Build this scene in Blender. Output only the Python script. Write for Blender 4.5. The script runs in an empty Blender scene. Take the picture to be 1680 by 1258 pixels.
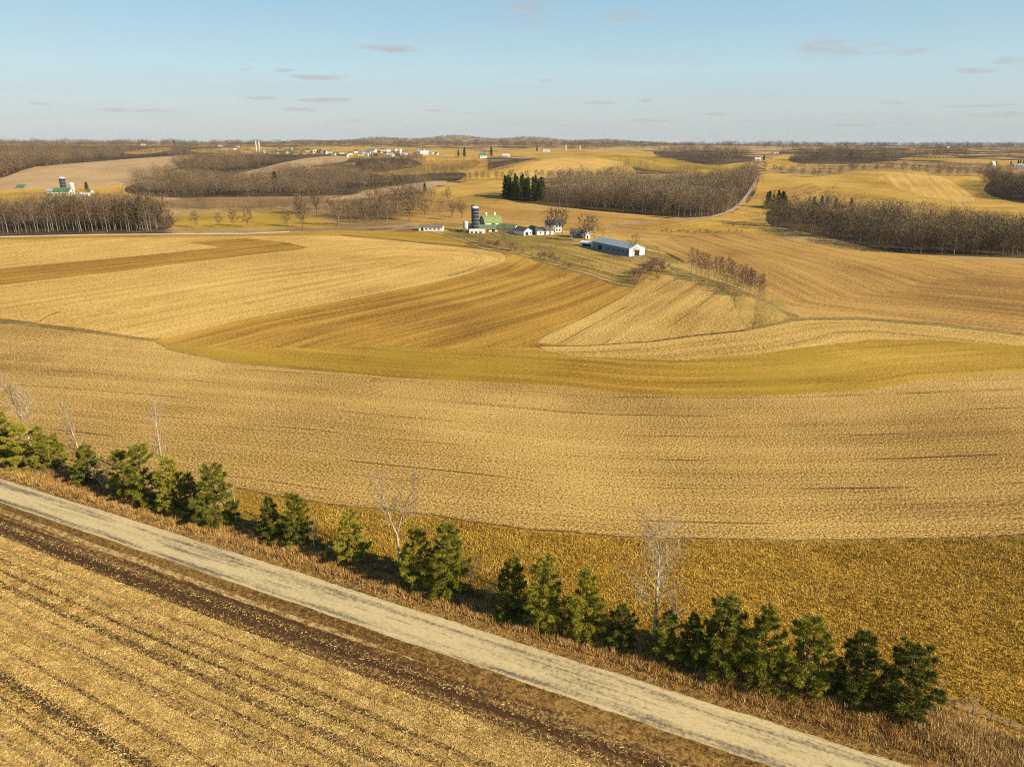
import bpy, math, random
import numpy as np
from mathutils import Vector, Matrix
from mathutils.geometry import delaunay_2d_cdt

random.seed(7)
RNG = np.random.default_rng(7)
C = bpy.context.scene.collection
SC = bpy.context.scene
R = math.radians

# ------------------------------------------------------------------ camera
W0, H0, F = 1680.0, 1258.0, 1150.0
CAM = np.array([0.0, 0.0, 60.0])
PITCH, ROLL = math.atan(394.0 / F), R(0.2)
_r = np.array([math.cos(ROLL), 0, math.sin(ROLL)])
_f = np.array([0, math.cos(PITCH), -math.sin(PITCH)])
_u = np.cross(_r, _f); _u /= np.linalg.norm(_u)
_r = np.cross(_f, _u)

cd = bpy.data.cameras.new('camera'); cam = bpy.data.objects.new('camera', cd); C.objects.link(cam)
cd.sensor_width = 36; cd.lens = F / W0 * 36; cd.clip_end = 120000; cd.clip_start = 0.5
cam.matrix_world = Matrix(((_r[0], _u[0], -_f[0], CAM[0]), (_r[1], _u[1], -_f[1], CAM[1]), (_r[2], _u[2], -_f[2], CAM[2]), (0, 0, 0, 1)))
SC.camera = cam

# ------------------------------------------------------------------ terrain
def smooth(a, b, x):
    t = np.clip((x - a) / (b - a), 0, 1); return t * t * (3 - 2 * t)

def base_z(x, y):
    d = np.hypot(x, y)
    z = 52 * (1 - np.exp(-(np.maximum(d - 450, 0) / 1500) ** 1.2))
    return z

HILLS = []
ROAD = None
def terr(x, y):
    x = np.asarray(x, float); y = np.asarray(y, float)
    z = base_z(x, y)
    d = np.hypot(x, y)
    k = smooth(150, 420, d)
    z = z + k * (0.9 * np.sin(x / 61 + 1.3) * np.sin(y / 83 + .4) + 0.6 * np.sin((x + y) / 37.0)) + smooth(500, 1500, d) * 1.6 * np.sin(x / 133 + .7) * np.sin(y / 171 + 2)
    for (hx, hy, h, sx, sy, c, s) in HILLS:
        u = (x - hx) * c + (y - hy) * s; v = -(x - hx) * s + (y - hy) * c
        z = z + h * np.exp(-(u / sx) ** 2 - (v / sy) ** 2)
    # low wooded ridges on the horizon
    far = smooth(6000, 9000, d)
    a = np.arctan2(x, y)
    z = z + far * (62 * np.exp(-((a + 0.05) / 0.21) ** 4) * (1 + .25 * np.sin(a * 60)) + 10 * np.sin(a * 23) * np.sin(d / 2100.) - 4 - 14 * smooth(0.2, .6, a))
    z = z - smooth(14000, 40000, d) * 60
    if ROAD is not None:
        t = np.abs((x - ROAD[0]) * ROAD[2] + (y - ROAD[1]) * ROAD[3])
        z = z + np.where(d < 900, 0.3 * (1 - smooth(3.6, 6.0, t)) - 0.25 * np.exp(-((t - 6.4) / 1.2) ** 2), 0)
    return z

TS = np.concatenate([np.linspace(30, 900, 230), np.exp(np.linspace(np.log(904), np.log(45000), 420))])
def rays(px, py):
    px = np.atleast_1d(np.asarray(px, float)); py = np.atleast_1d(np.asarray(py, float))
    d = _f[None] * F + _r[None] * (px - W0 / 2)[:, None] - _u[None] * (py - H0 / 2)[:, None]
    return d / np.linalg.norm(d, axis=1, keepdims=True)

def unproj(px, py):
    D = rays(px, py); out = np.zeros((len(D), 3))
    for s in range(0, len(D), 400):
        d = D[s:s + 400]
        P = CAM[None, None] + d[:, None] * TS[None, :, None]
        below = P[..., 2] < terr(P[..., 0], P[..., 1])
        hit = below.any(1); i = np.where(hit, below.argmax(1), len(TS) - 1); i = np.maximum(i, 1)
        lo, hi = TS[i - 1].copy(), TS[i].copy()
        for _ in range(18):
            m = (lo + hi) / 2; p = CAM + d * m[:, None]
            b = p[:, 2] < terr(p[:, 0], p[:, 1])
            hi = np.where(b, m, hi); lo = np.where(b, lo, m)
        p = CAM + d * hi[:, None]; p[:, 2] = terr(p[:, 0], p[:, 1])
        out[s:s + 400] = p
    return out

def at(px, py):
    return unproj([px], [py])[0]

def proj(P):
    q = np.asarray(P, float).reshape(-1, 3) - CAM
    w = q @ _f; w = np.where(w > 1e-3, w, 1e-3)
    return np.stack([W0 / 2 + F * (q @ _r) / w, H0 / 2 - F * (q @ _u) / w, q @ _f], 1)

def ppm(p):
    return F / float((np.asarray(p) - CAM) @ _f)

def height_for(p, top):
    lo, hi = 0.0, 90.0
    for _ in range(30):
        m = (lo + hi) / 2
        y = proj([p[0], p[1], p[2] + m])[0, 1]
        if y > top: lo = m
        else: hi = m
    return (lo + hi) / 2

def add_hill(px, py, h, sx, sy, rot=0):
    p = at(px, py); HILLS.append((p[0], p[1], h, sx, sy, math.cos(R(rot)), math.sin(R(rot))))
for a in ((1480, 305, 17, 250, 150, 0), (935, 276, 15, 150, 130, 0), (170, 284, 14, 280, 150, 0), (500, 270, 10, 170, 120, 0), (1130, 274, 9, 180, 140, 0), (700, 272, 7, 200, 90, 12), (1000, 320, 5, 220, 110, 0)):
    add_hill(*a)

def roadU(x): return 784 + .3165 * x
def roadL(x): return 824 + .3423 * x
_a = (unproj([0, 1400], [roadU(0), roadU(1400)]) + unproj([0, 1200], [roadL(0), roadL(1200)])) / 2
_t = _a[1] - _a[0]; _t[2] = 0; _t /= np.linalg.norm(_t)
ROAD = (_a[0][0], _a[0][1], -_t[1], _t[0])       # point and unit normal
_q = at(600, roadU(600)); HALF = abs((_q[0] - ROAD[0]) * ROAD[2] + (_q[1] - ROAD[1]) * ROAD[3])
print('road half width', HALF)

# ------------------------------------------------------------------ node helpers
def new_mat(name):
    m = bpy.data.materials.new(name); m.use_nodes = True
    nt = m.node_tree; nt.nodes.clear()
    o = nt.nodes.new('ShaderNodeOutputMaterial'); b = nt.nodes.new('ShaderNodeBsdfPrincipled')
    nt.links.new(b.outputs[0], o.inputs['Surface'])
    b.inputs['Roughness'].default_value = .9
    b.inputs['Specular IOR Level'].default_value = .15
    return m, nt, b

def nd(nt, t, **k):
    n = nt.nodes.new(t)
    for a, v in k.items(): setattr(n, a, v)
    return n

def noise(nt, vec, scale, detail=3, rough=.6):
    n = nd(nt, 'ShaderNodeTexNoise'); n.inputs['Scale'].default_value = scale
    n.inputs['Detail'].default_value = detail; n.inputs['Roughness'].default_value = rough
    if vec is not None: nt.links.new(vec, n.inputs['Vector'])
    return n.outputs['Fac']

def vmul(nt, vec, s):
    n = nd(nt, 'ShaderNodeVectorMath', operation='MULTIPLY'); nt.links.new(vec, n.inputs[0]); n.inputs[1].default_value = s
    return n.outputs[0]

def mth(nt, op, a, b=None, c=None, clamp=False):
    n = nd(nt, 'ShaderNodeMath', operation=op, use_clamp=clamp)
    for i, v in enumerate((a, b, c)):
        if v is None: continue
        if isinstance(v, (int, float)): n.inputs[i].default_value = v
        else: nt.links.new(v, n.inputs[i])
    return n.outputs[0]

def ramp(nt, fac, stops):
    n = nd(nt, 'ShaderNodeValToRGB'); cr = n.color_ramp
    while len(cr.elements) < len(stops): cr.elements.new(.5)
    for e, (p, c) in zip(cr.elements, stops): e.position = p; e.color = (*c, 1)
    nt.links.new(fac, n.inputs[0]); return n.outputs[0]

def mixc(nt, fac, a, b):
    n = nd(nt, 'ShaderNodeMix', data_type='RGBA')
    for s, v in ((0, fac), (6, a), (7, b)):
        if isinstance(v, (int, float)): n.inputs[s].default_value = v
        elif isinstance(v, tuple): n.inputs[s].default_value = (*v, 1)
        else: nt.links.new(v, n.inputs[s])
    return n.outputs[2]

def bump(nt, h, b, strength=.5, dist=.1):
    n = nd(nt, 'ShaderNodeBump'); n.inputs['Strength'].default_value = strength; n.inputs['Distance'].default_value = dist
    nt.links.new(h, n.inputs['Height']); nt.links.new(n.outputs[0], b.inputs['Normal'])

def crop_mat(name, dark, mid, bright, swath=1.0, speck=1.0, patch=.6, gain=2.6, rowline=0.0, rowwave=0.0, bstr=.4, tint=None, litter=1.0, off=0.0, fs=1.0):
    """harvested ground: litter and stubble run along the rows held in the 'rows' attribute (along, across)"""
    m, nt, b = new_mat(name)
    at_ = nd(nt, 'ShaderNodeAttribute', attribute_name='rows').outputs['Vector']
    pos = nd(nt, 'ShaderNodeNewGeometry').outputs['Position']
    A = noise(nt, vmul(nt, at_, (.7, 1.0, 1)), .9 * fs, 4, .8)
    B = noise(nt, vmul(nt, at_, (.006, .16, 1)), 1.0, 3, .62)
    B2 = noise(nt, vmul(nt, at_, (.02, .9, 1)), 1.0, 2, .5)
    Cn = noise(nt, pos, .012, 3, .6)
    D = noise(nt, pos, .8 * fs, 4, .85)
    v = mth(nt, 'MULTIPLY', mth(nt, 'SUBTRACT', A, .5), speck)
    v = mth(nt, 'MULTIPLY_ADD', mth(nt, 'SUBTRACT', B, .5), swath, v)
    v = mth(nt, 'MULTIPLY_ADD', mth(nt, 'SUBTRACT', B2, .5), swath * .35, v)
    v = mth(nt, 'MULTIPLY_ADD', mth(nt, 'SUBTRACT', Cn, .5), patch, v)
    v = mth(nt, 'MULTIPLY_ADD', mth(nt, 'SUBTRACT', D, .5), litter, v)
    if rowline:
        # sparse machine lines: one thin dark line every twelve metres, broken up along its length
        sx = nd(nt, 'ShaderNodeSeparateXYZ'); nt.links.new(at_, sx.inputs[0])
        wob = noise(nt, vmul(nt, at_, (.02, .02, 1)), 1, 2, .5)
        fr = mth(nt, 'FRACT', mth(nt, 'MULTIPLY', mth(nt, 'MULTIPLY_ADD', wob, 1.6, sx.outputs[1]), 1 / 12.2))
        ln = mth(nt, 'LESS_THAN', mth(nt, 'ABSOLUTE', mth(nt, 'SUBTRACT', fr, .5)), .022)
        brk = noise(nt, vmul(nt, at_, (.025, .09, 1)), 1, 3, .6)
        brk = mth(nt, 'MULTIPLY', mth(nt, 'SUBTRACT', brk, .47, None), 8, None, True)
        v = mth(nt, 'MULTIPLY_ADD', mth(nt, 'MULTIPLY', ln, brk), -rowline, v)
    if rowwave:
        s2 = nd(nt, 'ShaderNodeSeparateXYZ'); nt.links.new(at_, s2.inputs[0])
        wb = noise(nt, vmul(nt, at_, (.03, .05, 1)), 1, 2, .5)
        ph = mth(nt, 'MULTIPLY', mth(nt, 'MULTIPLY_ADD', wb, 1.2, s2.outputs[1]), 6.2832 / 1.55)
        v = mth(nt, 'MULTIPLY_ADD', mth(nt, 'SINE', ph), rowwave, v)
    v = mth(nt, 'MULTIPLY_ADD', v, gain, .5 + off)
    col = ramp(nt, v, ((.12, dark), (.5, mid), (.92, bright)))
    if tint:
        T = noise(nt, pos, .02, 5, .65)
        col = mixc(nt, mth(nt, 'MULTIPLY', mth(nt, 'SUBTRACT', T, .47), 4.5, None, True), col, tint)
    nt.links.new(col, b.inputs['Base Color'])
    bump(nt, mth(nt, 'ADD', A, D), b, bstr, .25)
    return m

def flat_mat(name, c1, c2=None, scale=2.0, rough=.8, spec=.2, stretch=(1, 1, 1), bs=0.0, metal=0):
    m, nt, b = new_mat(name)
    co = nd(nt, 'ShaderNodeTexCoord').outputs['Object']
    n = noise(nt, vmul(nt, co, stretch), scale, 4, .65)
    c2 = c2 or tuple(x * .7 for x in c1)
    nt.links.new(ramp(nt, n, ((.3, c2), (.65, c1))), b.inputs['Base Color'])
    b.inputs['Roughness'].default_value = rough; b.inputs['Specular IOR Level'].default_value = spec; b.inputs['Metallic'].default_value = metal
    if bs: bump(nt, n, b, bs, .05)
    return m

def leaf_mat(name, stops, scale=.9, isl=.45):
    m, nt, b = new_mat(name)
    pos = nd(nt, 'ShaderNodeNewGeometry'); oi = nd(nt, 'ShaderNodeObjectInfo')
    n = noise(nt, pos.outputs['Position'], scale, 3, .6)
    v = mth(nt, 'MULTIPLY_ADD', mth(nt, 'SUBTRACT', oi.outputs['Random'], .5), .35, n)
    v = mth(nt, 'MULTIPLY_ADD', mth(nt, 'SUBTRACT', pos.outputs['Random Per Island'], .5), isl, v)
    v = mth(nt, 'ADD', v, nd(nt, 'ShaderNodeAttribute', attribute_name='tone').outputs['Fac'])
    nt.links.new(ramp(nt, v, stops), b.inputs['Base Color'])
    b.inputs['Roughness'].default_value = .7
    return m

# ------------------------------------------------------------------ field materials
M = {}
M['straw'] = crop_mat('corn_stubble', (.10, .05, .010), (.465, .262, .058), (.87, .555, .165), swath=.2, speck=1.2, patch=.4, rowline=.17, litter=1.35, fs=3.2, rowwave=.012, bstr=.65)
M['straw_near'] = crop_mat('corn_stubble_rows', (.10, .048, .012), (.34, .185, .042), (.70, .44, .12), swath=1.4, speck=1.2, patch=.15, litter=1.2, gain=2.6, fs=2.8, rowwave=.06)
M['soil_row'] = crop_mat('thin_litter_row', (.07, .036, .013), (.18, .097, .03), (.46, .29, .085), swath=1.0, speck=1.3, patch=.5, litter=1.2, fs=2.4)
M['straw_far'] = crop_mat('pale_corn_stubble', (.26, .145, .026), (.61, .352, .077), (.87, .555, .16), swath=.3, speck=1.0, patch=.3, rowline=.2, fs=1.7)
M['wedge'] = crop_mat('gold_corn_stubble', (.20, .105, .018), (.535, .304, .066), (.80, .53, .15), swath=.3, speck=1.2, patch=.3, rowline=.3, fs=1.9)
M['bean'] = crop_mat('bean_stubble', (0.2034, 0.09322, 0.01141), (0.4068, 0.2039, 0.02377), (0.5982, 0.3379, 0.05705), swath=.6, speck=.8, patch=.5, litter=.8, fs=1.6)
M['bean_green'] = crop_mat('weedy_bean_stubble', (0.206, 0.1003, 0.009095), (0.4234, 0.2285, 0.02365), (0.6065, 0.3678, 0.05457), swath=.55, speck=.8, patch=.5, tint=(0.3776, 0.2397, 0.01637), litter=.9, fs=1.8)
M['bean_dark'] = crop_mat('rough_bean_stubble', (0.104, 0.05066, 0.004961), (0.3433, 0.1723, 0.01488), (0.6242, 0.3445, 0.04547), swath=.4, speck=1.0, patch=.6, tint=(0.3433, 0.2077, 0.01158), litter=1.4, fs=2.6)
M['brown'] = crop_mat('brown_bean_stubble', (0.2206, 0.1074, 0.02279), (0.4301, 0.2256, 0.0482), (0.6176, 0.3652, 0.08764), swath=.55, speck=1.0, patch=.4, rowline=.12, fs=1.5)
M['gold'] = crop_mat('gold_pasture', (.32, .175, .026), (.50, .285, .048), (.66, .41, .085), swath=.5, speck=.6, patch=.7)
M['olive'] = crop_mat('green_gold_pasture', (0.2393, 0.1419, 0.01488), (0.3745, 0.228, 0.0248), (0.5098, 0.3141, 0.04134), swath=.5, speck=.5, patch=.9)
M['tan'] = crop_mat('tan_tilled_field', (.34, .21, .09), (.47, .30, .135), (.58, .385, .185), swath=.4, speck=.5, patch=.5)
M['umber'] = crop_mat('brown_tilled_field', (0.1769, 0.09626, 0.03721), (0.2809, 0.1571, 0.05788), (0.3745, 0.2229, 0.08268), swath=.6, speck=.5, patch=.7)
M['lot'] = crop_mat('farm_lot_grass', (0.1457, 0.09119, 0.02067), (0.3745, 0.2229, 0.04299), (0.6034, 0.3749, 0.09095), swath=.7, speck=1.1, patch=1.0, tint=(0.2809, 0.2026, 0.03307))
M['verge'] = crop_mat('dry_roadside_grass', (0.104, 0.05066, 0.0124), (0.2913, 0.152, 0.03307), (0.4994, 0.2837, 0.07441), swath=.7, speck=1.0, patch=.5, litter=1.2, fs=2.0)
M['verge_dark'] = crop_mat('brown_roadside_grass', (0.08843, 0.04357, 0.01075), (0.2289, 0.1166, 0.02646), (0.4162, 0.233, 0.05788), swath=.6, speck=1.0, patch=.5, litter=1.2, fs=2.2)
M['soil'] = crop_mat('bare_soil', (.075, .034, .011), (.165, .082, .025), (.40, .235, .07), swath=1.9, speck=1.2, patch=.2, litter=1.0, fs=2.2)
M['soil_line'] = crop_mat('soil_line', (0.07283, 0.0385, 0.01323), (0.1769, 0.1013, 0.02894), (0.3329, 0.2026, 0.06201), swath=.5, speck=1.2, patch=.5)
M['grassline'] = crop_mat('waterway_grass', (0.1353, 0.08613, 0.02067), (0.2601, 0.1571, 0.04134), (0.4162, 0.2634, 0.07441), swath=.5, speck=1, patch=.6)
M['pale'] = crop_mat('pale_straw', (0.2289, 0.1216, 0.03307), (0.489, 0.3141, 0.1075), (0.6867, 0.4762, 0.1819), swath=.5, speck=1.4, patch=.4, fs=1.6)
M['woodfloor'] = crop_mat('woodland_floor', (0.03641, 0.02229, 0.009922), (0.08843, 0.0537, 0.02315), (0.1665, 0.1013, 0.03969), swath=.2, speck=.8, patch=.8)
M['brush'] = crop_mat('brushy_pasture', (0.1561, 0.09119, 0.03307), (0.3433, 0.2026, 0.06201), (0.4786, 0.304, 0.09922), swath=.3, speck=.8, patch=.9)
M['farland'] = crop_mat('distant_farmland', (0.07283, 0.05066, 0.0248), (0.2705, 0.1621, 0.05788), (0.5202, 0.3141, 0.1075), swath=.5, speck=.5, patch=2.6, gain=2.8)
M['track'] = crop_mat('gravel_track', (.22, .15, .085), (.36, .26, .15), (.5, .38, .24), swath=.7, speck=.6, patch=.3)
M['lane'] = crop_mat('pale_gravel_lane', (.42, .33, .22), (.62, .52, .38), (.75, .65, .5), swath=.3, speck=.5, patch=.3)

def road_mat():
    m, nt, b = new_mat('worn_chipseal')
    a = nd(nt, 'ShaderNodeAttribute', attribute_name='rows').outputs['Vector']
    pos = nd(nt, 'ShaderNodeNewGeometry').outputs['Position']
    sx = nd(nt, 'ShaderNodeSeparateXYZ'); nt.links.new(a, sx.inputs[0])
    ac = mth(nt, 'ADD', sx.outputs[1], HALF)
    st = noise(nt, vmul(nt, a, (.05, 1.7, 1)), 1, 5, .72)
    fine = noise(nt, vmul(nt, pos, (1, 1, 1)), 2.2, 6, .8)
    pt = noise(nt, vmul(nt, a, (.05, .35, 1)), 1, 5, .7)
    # worn wheel path, stronger in the middle of the far lane, and grey edges
    def band(c, w): return mth(nt, 'SUBTRACT', 1, mth(nt, 'MULTIPLY', mth(nt, 'ABSOLUTE', mth(nt, 'SUBTRACT', ac, c)), 1 / w), None, True)
    edge = mth(nt, 'MAXIMUM', band(-HALF, 1.1), mth(nt, 'MULTIPLY', band(HALF, .6), .6))
    wheel = mth(nt, 'MAXIMUM', band(HALF * .45, 1.0), mth(nt, 'MULTIPLY', band(-HALF * .1, .9), .5))
    w = mth(nt, 'MAXIMUM', edge, wheel)
    v = mth(nt, 'MULTIPLY_ADD', w, .40, mth(nt, 'MULTIPLY_ADD', mth(nt, 'SUBTRACT', st, .5), 1.7, mth(nt, 'MULTIPLY_ADD', mth(nt, 'SUBTRACT', fine, .5), 1.5, mth(nt, 'MULTIPLY', mth(nt, 'SUBTRACT', pt, .5), 1.5))))
    col = ramp(nt, v, ((.04, (.66, .50, .235)), (.27, (.53, .395, .185)), (.46, (.27, .21, .115)), (.72, (.12, .10, .065))))
    grit = noise(nt, vmul(nt, a, (.7, 2.2, 1)), 1.6, 5, .85)
    gm = mth(nt, 'MULTIPLY', mth(nt, 'SUBTRACT', grit, .49), 5, None, True)
    col = mixc(nt, mth(nt, 'MULTIPLY', gm, .6), col, (.17, .13, .07))
    nt.links.new(col, b.inputs['Base Color'])
    bump(nt, fine, b, .35, .03)
    return m
M['road'] = road_mat()

# ------------------------------------------------------------------ the ground: one sheet cut into fields
L_ = lambda f, xs: [(x, f(x)) for x in xs]
def treeline(x): return np.interp(x, [-300, 0, 250, 500, 1000, 1480, 1680, 2300], [680, 762, 825, 893, 1047, 1168, 1228, 1400])
B2TOP = [(-260, 497), (0, 527), (60, 533), (130, 541), (253, 559), (277, 573), (367, 593), (470, 603), (560, 611), (643, 619), (793, 626), (927, 634), (1027, 645), (1134, 650), (1281, 648), (1429, 639), (1521, 622), (1680, 610), (1930, 590)]
B8BOT = [(897, 576), (933, 583), (1020, 588), (1115, 591), (1237, 581), (1333, 568), (1429, 558), (1521, 557), (1680, 568), (1930, 590)]
TRACK = [(885, 568), (960, 567), (1060, 561), (1130, 552), (1226, 541), (1296, 526), (1329, 523), (1407, 522), (1540, 533), (1680, 548), (1930, 580)]
DITCH = [(700, 379), (715, 381), (760, 395), (796, 408), (843, 414), (883, 426), (922, 438), (961, 448), (1008, 464), (1040, 469)]
B4TOP = [(-260, 399), (0, 393), (200, 390), (400, 388), (560, 386), (640, 393), (720, 401), (800, 409), (827, 417), (830, 424), (823, 432)]
B4BOT = [(793, 442), (747, 455), (693, 467), (643, 477), (560, 493), (480, 508), (400, 523), (330, 541), (253, 559)]
ROADN = [(-260, 398), (0, 389), (150, 385), (300, 384), (400, 383), (475, 380), (580, 378), (690, 381), (715, 381)]

def strip(pts, w0, w1=None):
    """a strip of the given half-width in photo pixels round a line (kept thin: lanes, ditches, field edges)"""
    w1 = w0 if w1 is None else w1
    n = len(pts); ws = np.linspace(w0, w1, n)
    return [(x, y - w) for (x, y), w in zip(pts, ws)] + [(x, y + w) for (x, y), w in reversed(list(zip(pts, ws)))]

XB = [-260, 300, 900, 1500, 2300]
REG = []   # (object name, material, polygon in photo pixels, guide line for the rows)
def reg(name, mat, poly, guide=None, raw=False): REG.append((name, mat, poly, guide, raw))

RG = L_(roadU, (-260, 2300))
# far country first, nearer fields over it
reg('field', 'farland', [(-260, 246), (1930, 252), (1930, 300), (-260, 300)], [(-260, 270), (1930, 270)])
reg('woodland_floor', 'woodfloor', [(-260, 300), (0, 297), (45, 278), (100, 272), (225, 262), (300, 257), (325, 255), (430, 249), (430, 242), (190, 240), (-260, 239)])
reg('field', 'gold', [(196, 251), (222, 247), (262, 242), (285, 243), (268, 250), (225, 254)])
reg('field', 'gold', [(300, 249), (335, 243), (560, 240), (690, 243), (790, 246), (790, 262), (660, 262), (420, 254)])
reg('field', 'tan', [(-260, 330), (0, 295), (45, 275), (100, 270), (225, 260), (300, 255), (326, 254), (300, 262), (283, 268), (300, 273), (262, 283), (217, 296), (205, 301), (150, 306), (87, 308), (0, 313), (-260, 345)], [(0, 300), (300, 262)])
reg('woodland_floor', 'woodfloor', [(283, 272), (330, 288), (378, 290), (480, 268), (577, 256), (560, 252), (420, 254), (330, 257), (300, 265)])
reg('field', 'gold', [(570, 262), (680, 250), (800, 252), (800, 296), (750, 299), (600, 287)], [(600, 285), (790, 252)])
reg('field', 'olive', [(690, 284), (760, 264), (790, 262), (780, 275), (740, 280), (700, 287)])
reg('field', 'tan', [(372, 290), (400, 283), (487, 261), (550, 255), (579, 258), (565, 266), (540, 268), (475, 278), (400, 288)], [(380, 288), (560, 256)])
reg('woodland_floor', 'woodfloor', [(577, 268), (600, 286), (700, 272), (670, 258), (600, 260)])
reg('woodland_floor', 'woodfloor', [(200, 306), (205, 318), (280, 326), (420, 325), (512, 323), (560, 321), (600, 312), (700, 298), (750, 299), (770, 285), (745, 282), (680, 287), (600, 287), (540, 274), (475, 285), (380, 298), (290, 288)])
reg('field', 'gold', [(745, 299), (770, 288), (815, 275), (870, 262), (905, 258), (905, 270), (840, 296)], [(745, 299), (900, 258)])
reg('field', 'gold', [(790, 256), (800, 247), (930, 243), (1075, 247), (1075, 262), (905, 262), (850, 256)], [(790, 250), (1070, 252)])
reg('field', 'straw_far', [(836, 287), (870, 268), (895, 261), (940, 258), (1000, 262), (1032, 272), (1045, 281), (1040, 290), (940, 293), (850, 291)], [(836, 287), (900, 262), (1040, 281)])
reg('field', 'olive', [(968, 256), (1075, 255), (1165, 273), (1236, 264), (1238, 268), (1205, 283), (1165, 291), (1110, 284), (1045, 276), (1000, 261)], [(968, 256), (1165, 273), (1236, 264)])
reg('woodland_floor', 'woodfloor', [(1072, 254), (1120, 262), (1165, 273), (1238, 264), (1245, 256), (1072, 247)])
reg('field', 'tan', [(955, 246), (1075, 238), (1300, 240), (1300, 247), (1080, 247)])
reg('field', 'gold', [(1245, 278), (1260, 262), (1300, 250), (1310, 268), (1300, 285)])
reg('woodland_floor', 'woodfloor', [(1290, 266), (1340, 270), (1465, 269), (1475, 262), (1590, 265), (1590, 258), (1300, 254)])
reg('field', 'brush', [(1246, 278), (1300, 272), (1400, 270), (1470, 264), (1600, 268), (1680, 276), (1930, 282), (1930, 310), (1640, 290), (1551, 288), (1466, 279), (1404, 281), (1330, 290)])
reg('field', 'gold', [(1466, 262), (1500, 257), (1680, 264), (1930, 272), (1930, 282), (1680, 275), (1600, 267), (1540, 263)])
reg('field', 'gold', [(1200, 372), (1240, 318), (1244, 300), (1246, 279), (1330, 291), (1404, 281), (1466, 279), (1551, 288), (1640, 290), (1680, 300), (1930, 320), (1930, 372), (1680, 380), (1500, 372), (1400, 352), (1262, 342)], [(1250, 330), (1480, 345), (1900, 340)])
reg('field', 'straw_far', [(1434, 292), (1471, 281), (1533, 284), (1575, 305), (1608, 331), (1560, 331), (1498, 318)], [(1475, 270), (1540, 332)])
reg('field', 'brown', [(1240, 318), (1284, 309), (1330, 300), (1360, 315), (1320, 322), (1262, 330), (1232, 335)], [(1240, 330), (1340, 300)])
reg('woodland_floor', 'woodfloor', [(1610, 318), (1680, 336), (1930, 350), (1930, 305), (1680, 298), (1622, 296)])
# middle distance, left
reg('field', 'umber', [(265, 326), (400, 323), (512, 322), (570, 320), (690, 318), (640, 332), (520, 342), (400, 346), (282, 344)], [(280, 335), (640, 326)])
reg('field', 'tan', [(545, 326), (612, 313), (700, 297), (745, 297), (690, 312), (600, 326), (520, 330)], [(545, 326), (700, 298)])
reg('field', 'brush', [(282, 343), (400, 340), (520, 337), (690, 326), (690, 368), (560, 376), (440, 381), (282, 382)])
reg('field', 'olive', [(284, 354), (350, 350), (450, 349), (520, 356), (560, 371), (470, 374), (284, 378)], [(284, 366), (560, 362)])
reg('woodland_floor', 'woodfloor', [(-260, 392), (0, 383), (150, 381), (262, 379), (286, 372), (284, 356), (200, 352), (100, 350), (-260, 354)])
reg('field', 'gold', [(-260, 342), (0, 312), (87, 308), (150, 306), (205, 303), (205, 318), (270, 327), (284, 345), (200, 353), (100, 351), (-260, 355)])
reg('field', 'gold', [(656, 338), (680, 322), (700, 313), (751, 299), (830, 296), (845, 305), (1210, 300), (1230, 330), (1205, 345), (1170, 357), (1121, 360), (1068, 364), (1041, 355), (960, 350), (894, 341), (800, 335), (740, 332)], [(660, 332), (840, 300)])
reg('field', 'brown', [(640, 352), (675, 325), (740, 328), (800, 331), (894, 338), (960, 346), (1041, 353), (1068, 363), (1121, 360), (1175, 357), (1212, 344), (1240, 320), (1262, 332), (1256, 372), (1300, 384), (1250, 382), (1150, 387), (1060, 392), (950, 380), (780, 366), (690, 368)], [(660, 340), (1000, 360), (1250, 375)])
reg('field', 'gold', [(1060, 385), (1062, 368), (1121, 361), (1175, 358), (1212, 346), (1240, 322), (1258, 340), (1254, 368), (1290, 378), (1200, 381)], [(1070, 372), (1240, 345)])
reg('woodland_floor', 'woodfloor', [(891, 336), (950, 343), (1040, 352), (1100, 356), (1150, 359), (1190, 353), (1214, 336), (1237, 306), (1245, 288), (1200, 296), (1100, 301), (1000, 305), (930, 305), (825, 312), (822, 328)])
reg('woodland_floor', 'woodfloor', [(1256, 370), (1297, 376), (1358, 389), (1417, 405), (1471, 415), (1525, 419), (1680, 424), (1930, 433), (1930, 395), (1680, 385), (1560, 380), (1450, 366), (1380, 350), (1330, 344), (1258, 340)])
# middle distance, the great contour-farmed field
reg('field', 'bean', ROADN + DITCH + [(1060, 450), (1100, 440), (1150, 455), (1215, 485), (1260, 505)] + TRACK[6:] + list(reversed(B2TOP)), [(253, 559), (400, 523), (560, 493), (693, 467), (793, 442), (830, 424)])
reg('field', 'bean_green', ROADN + [(760, 395), (796, 408), (820, 412), (720, 401), (640, 393), (560, 386), (400, 388), (200, 390), (0, 393), (-260, 402)], B4TOP[:8])
reg('field', 'bean_green', [(253, 559), (300, 567), (400, 572), (560, 569), (740, 571), (880, 570)] + B8BOT + list(reversed(B2TOP[4:])), B2TOP[4:])
reg('field', 'straw_far', B4TOP + B4BOT + [(130, 541), (0, 527), (-260, 497)], [(0, 500), (400, 440), (640, 410), (780, 416), (812, 424), (780, 436), (640, 468), (253, 552)])
reg('field', 'bean', [(-260, 468), (0, 441), (117, 430), (300, 413), (365, 406), (310, 398), (400, 391), (467, 397), (503, 406), (495, 410), (450, 414), (220, 442), (0, 468), (-260, 497)], [(-260, 485), (0, 456), (220, 432), (470, 405)])
reg('field', 'wedge', [(883, 563), (887, 553), (913, 540), (960, 520), (1010, 493), (1037, 477), (1062, 456), (1100, 444), (1150, 457), (1200, 482), (1208, 508), (1222, 541), (1130, 552), (1060, 561), (960, 567)], [(890, 556), (960, 520), (1040, 480), (1100, 450)])
reg('field', 'wedge', TRACK + list(reversed(B8BOT)), TRACK)
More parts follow.
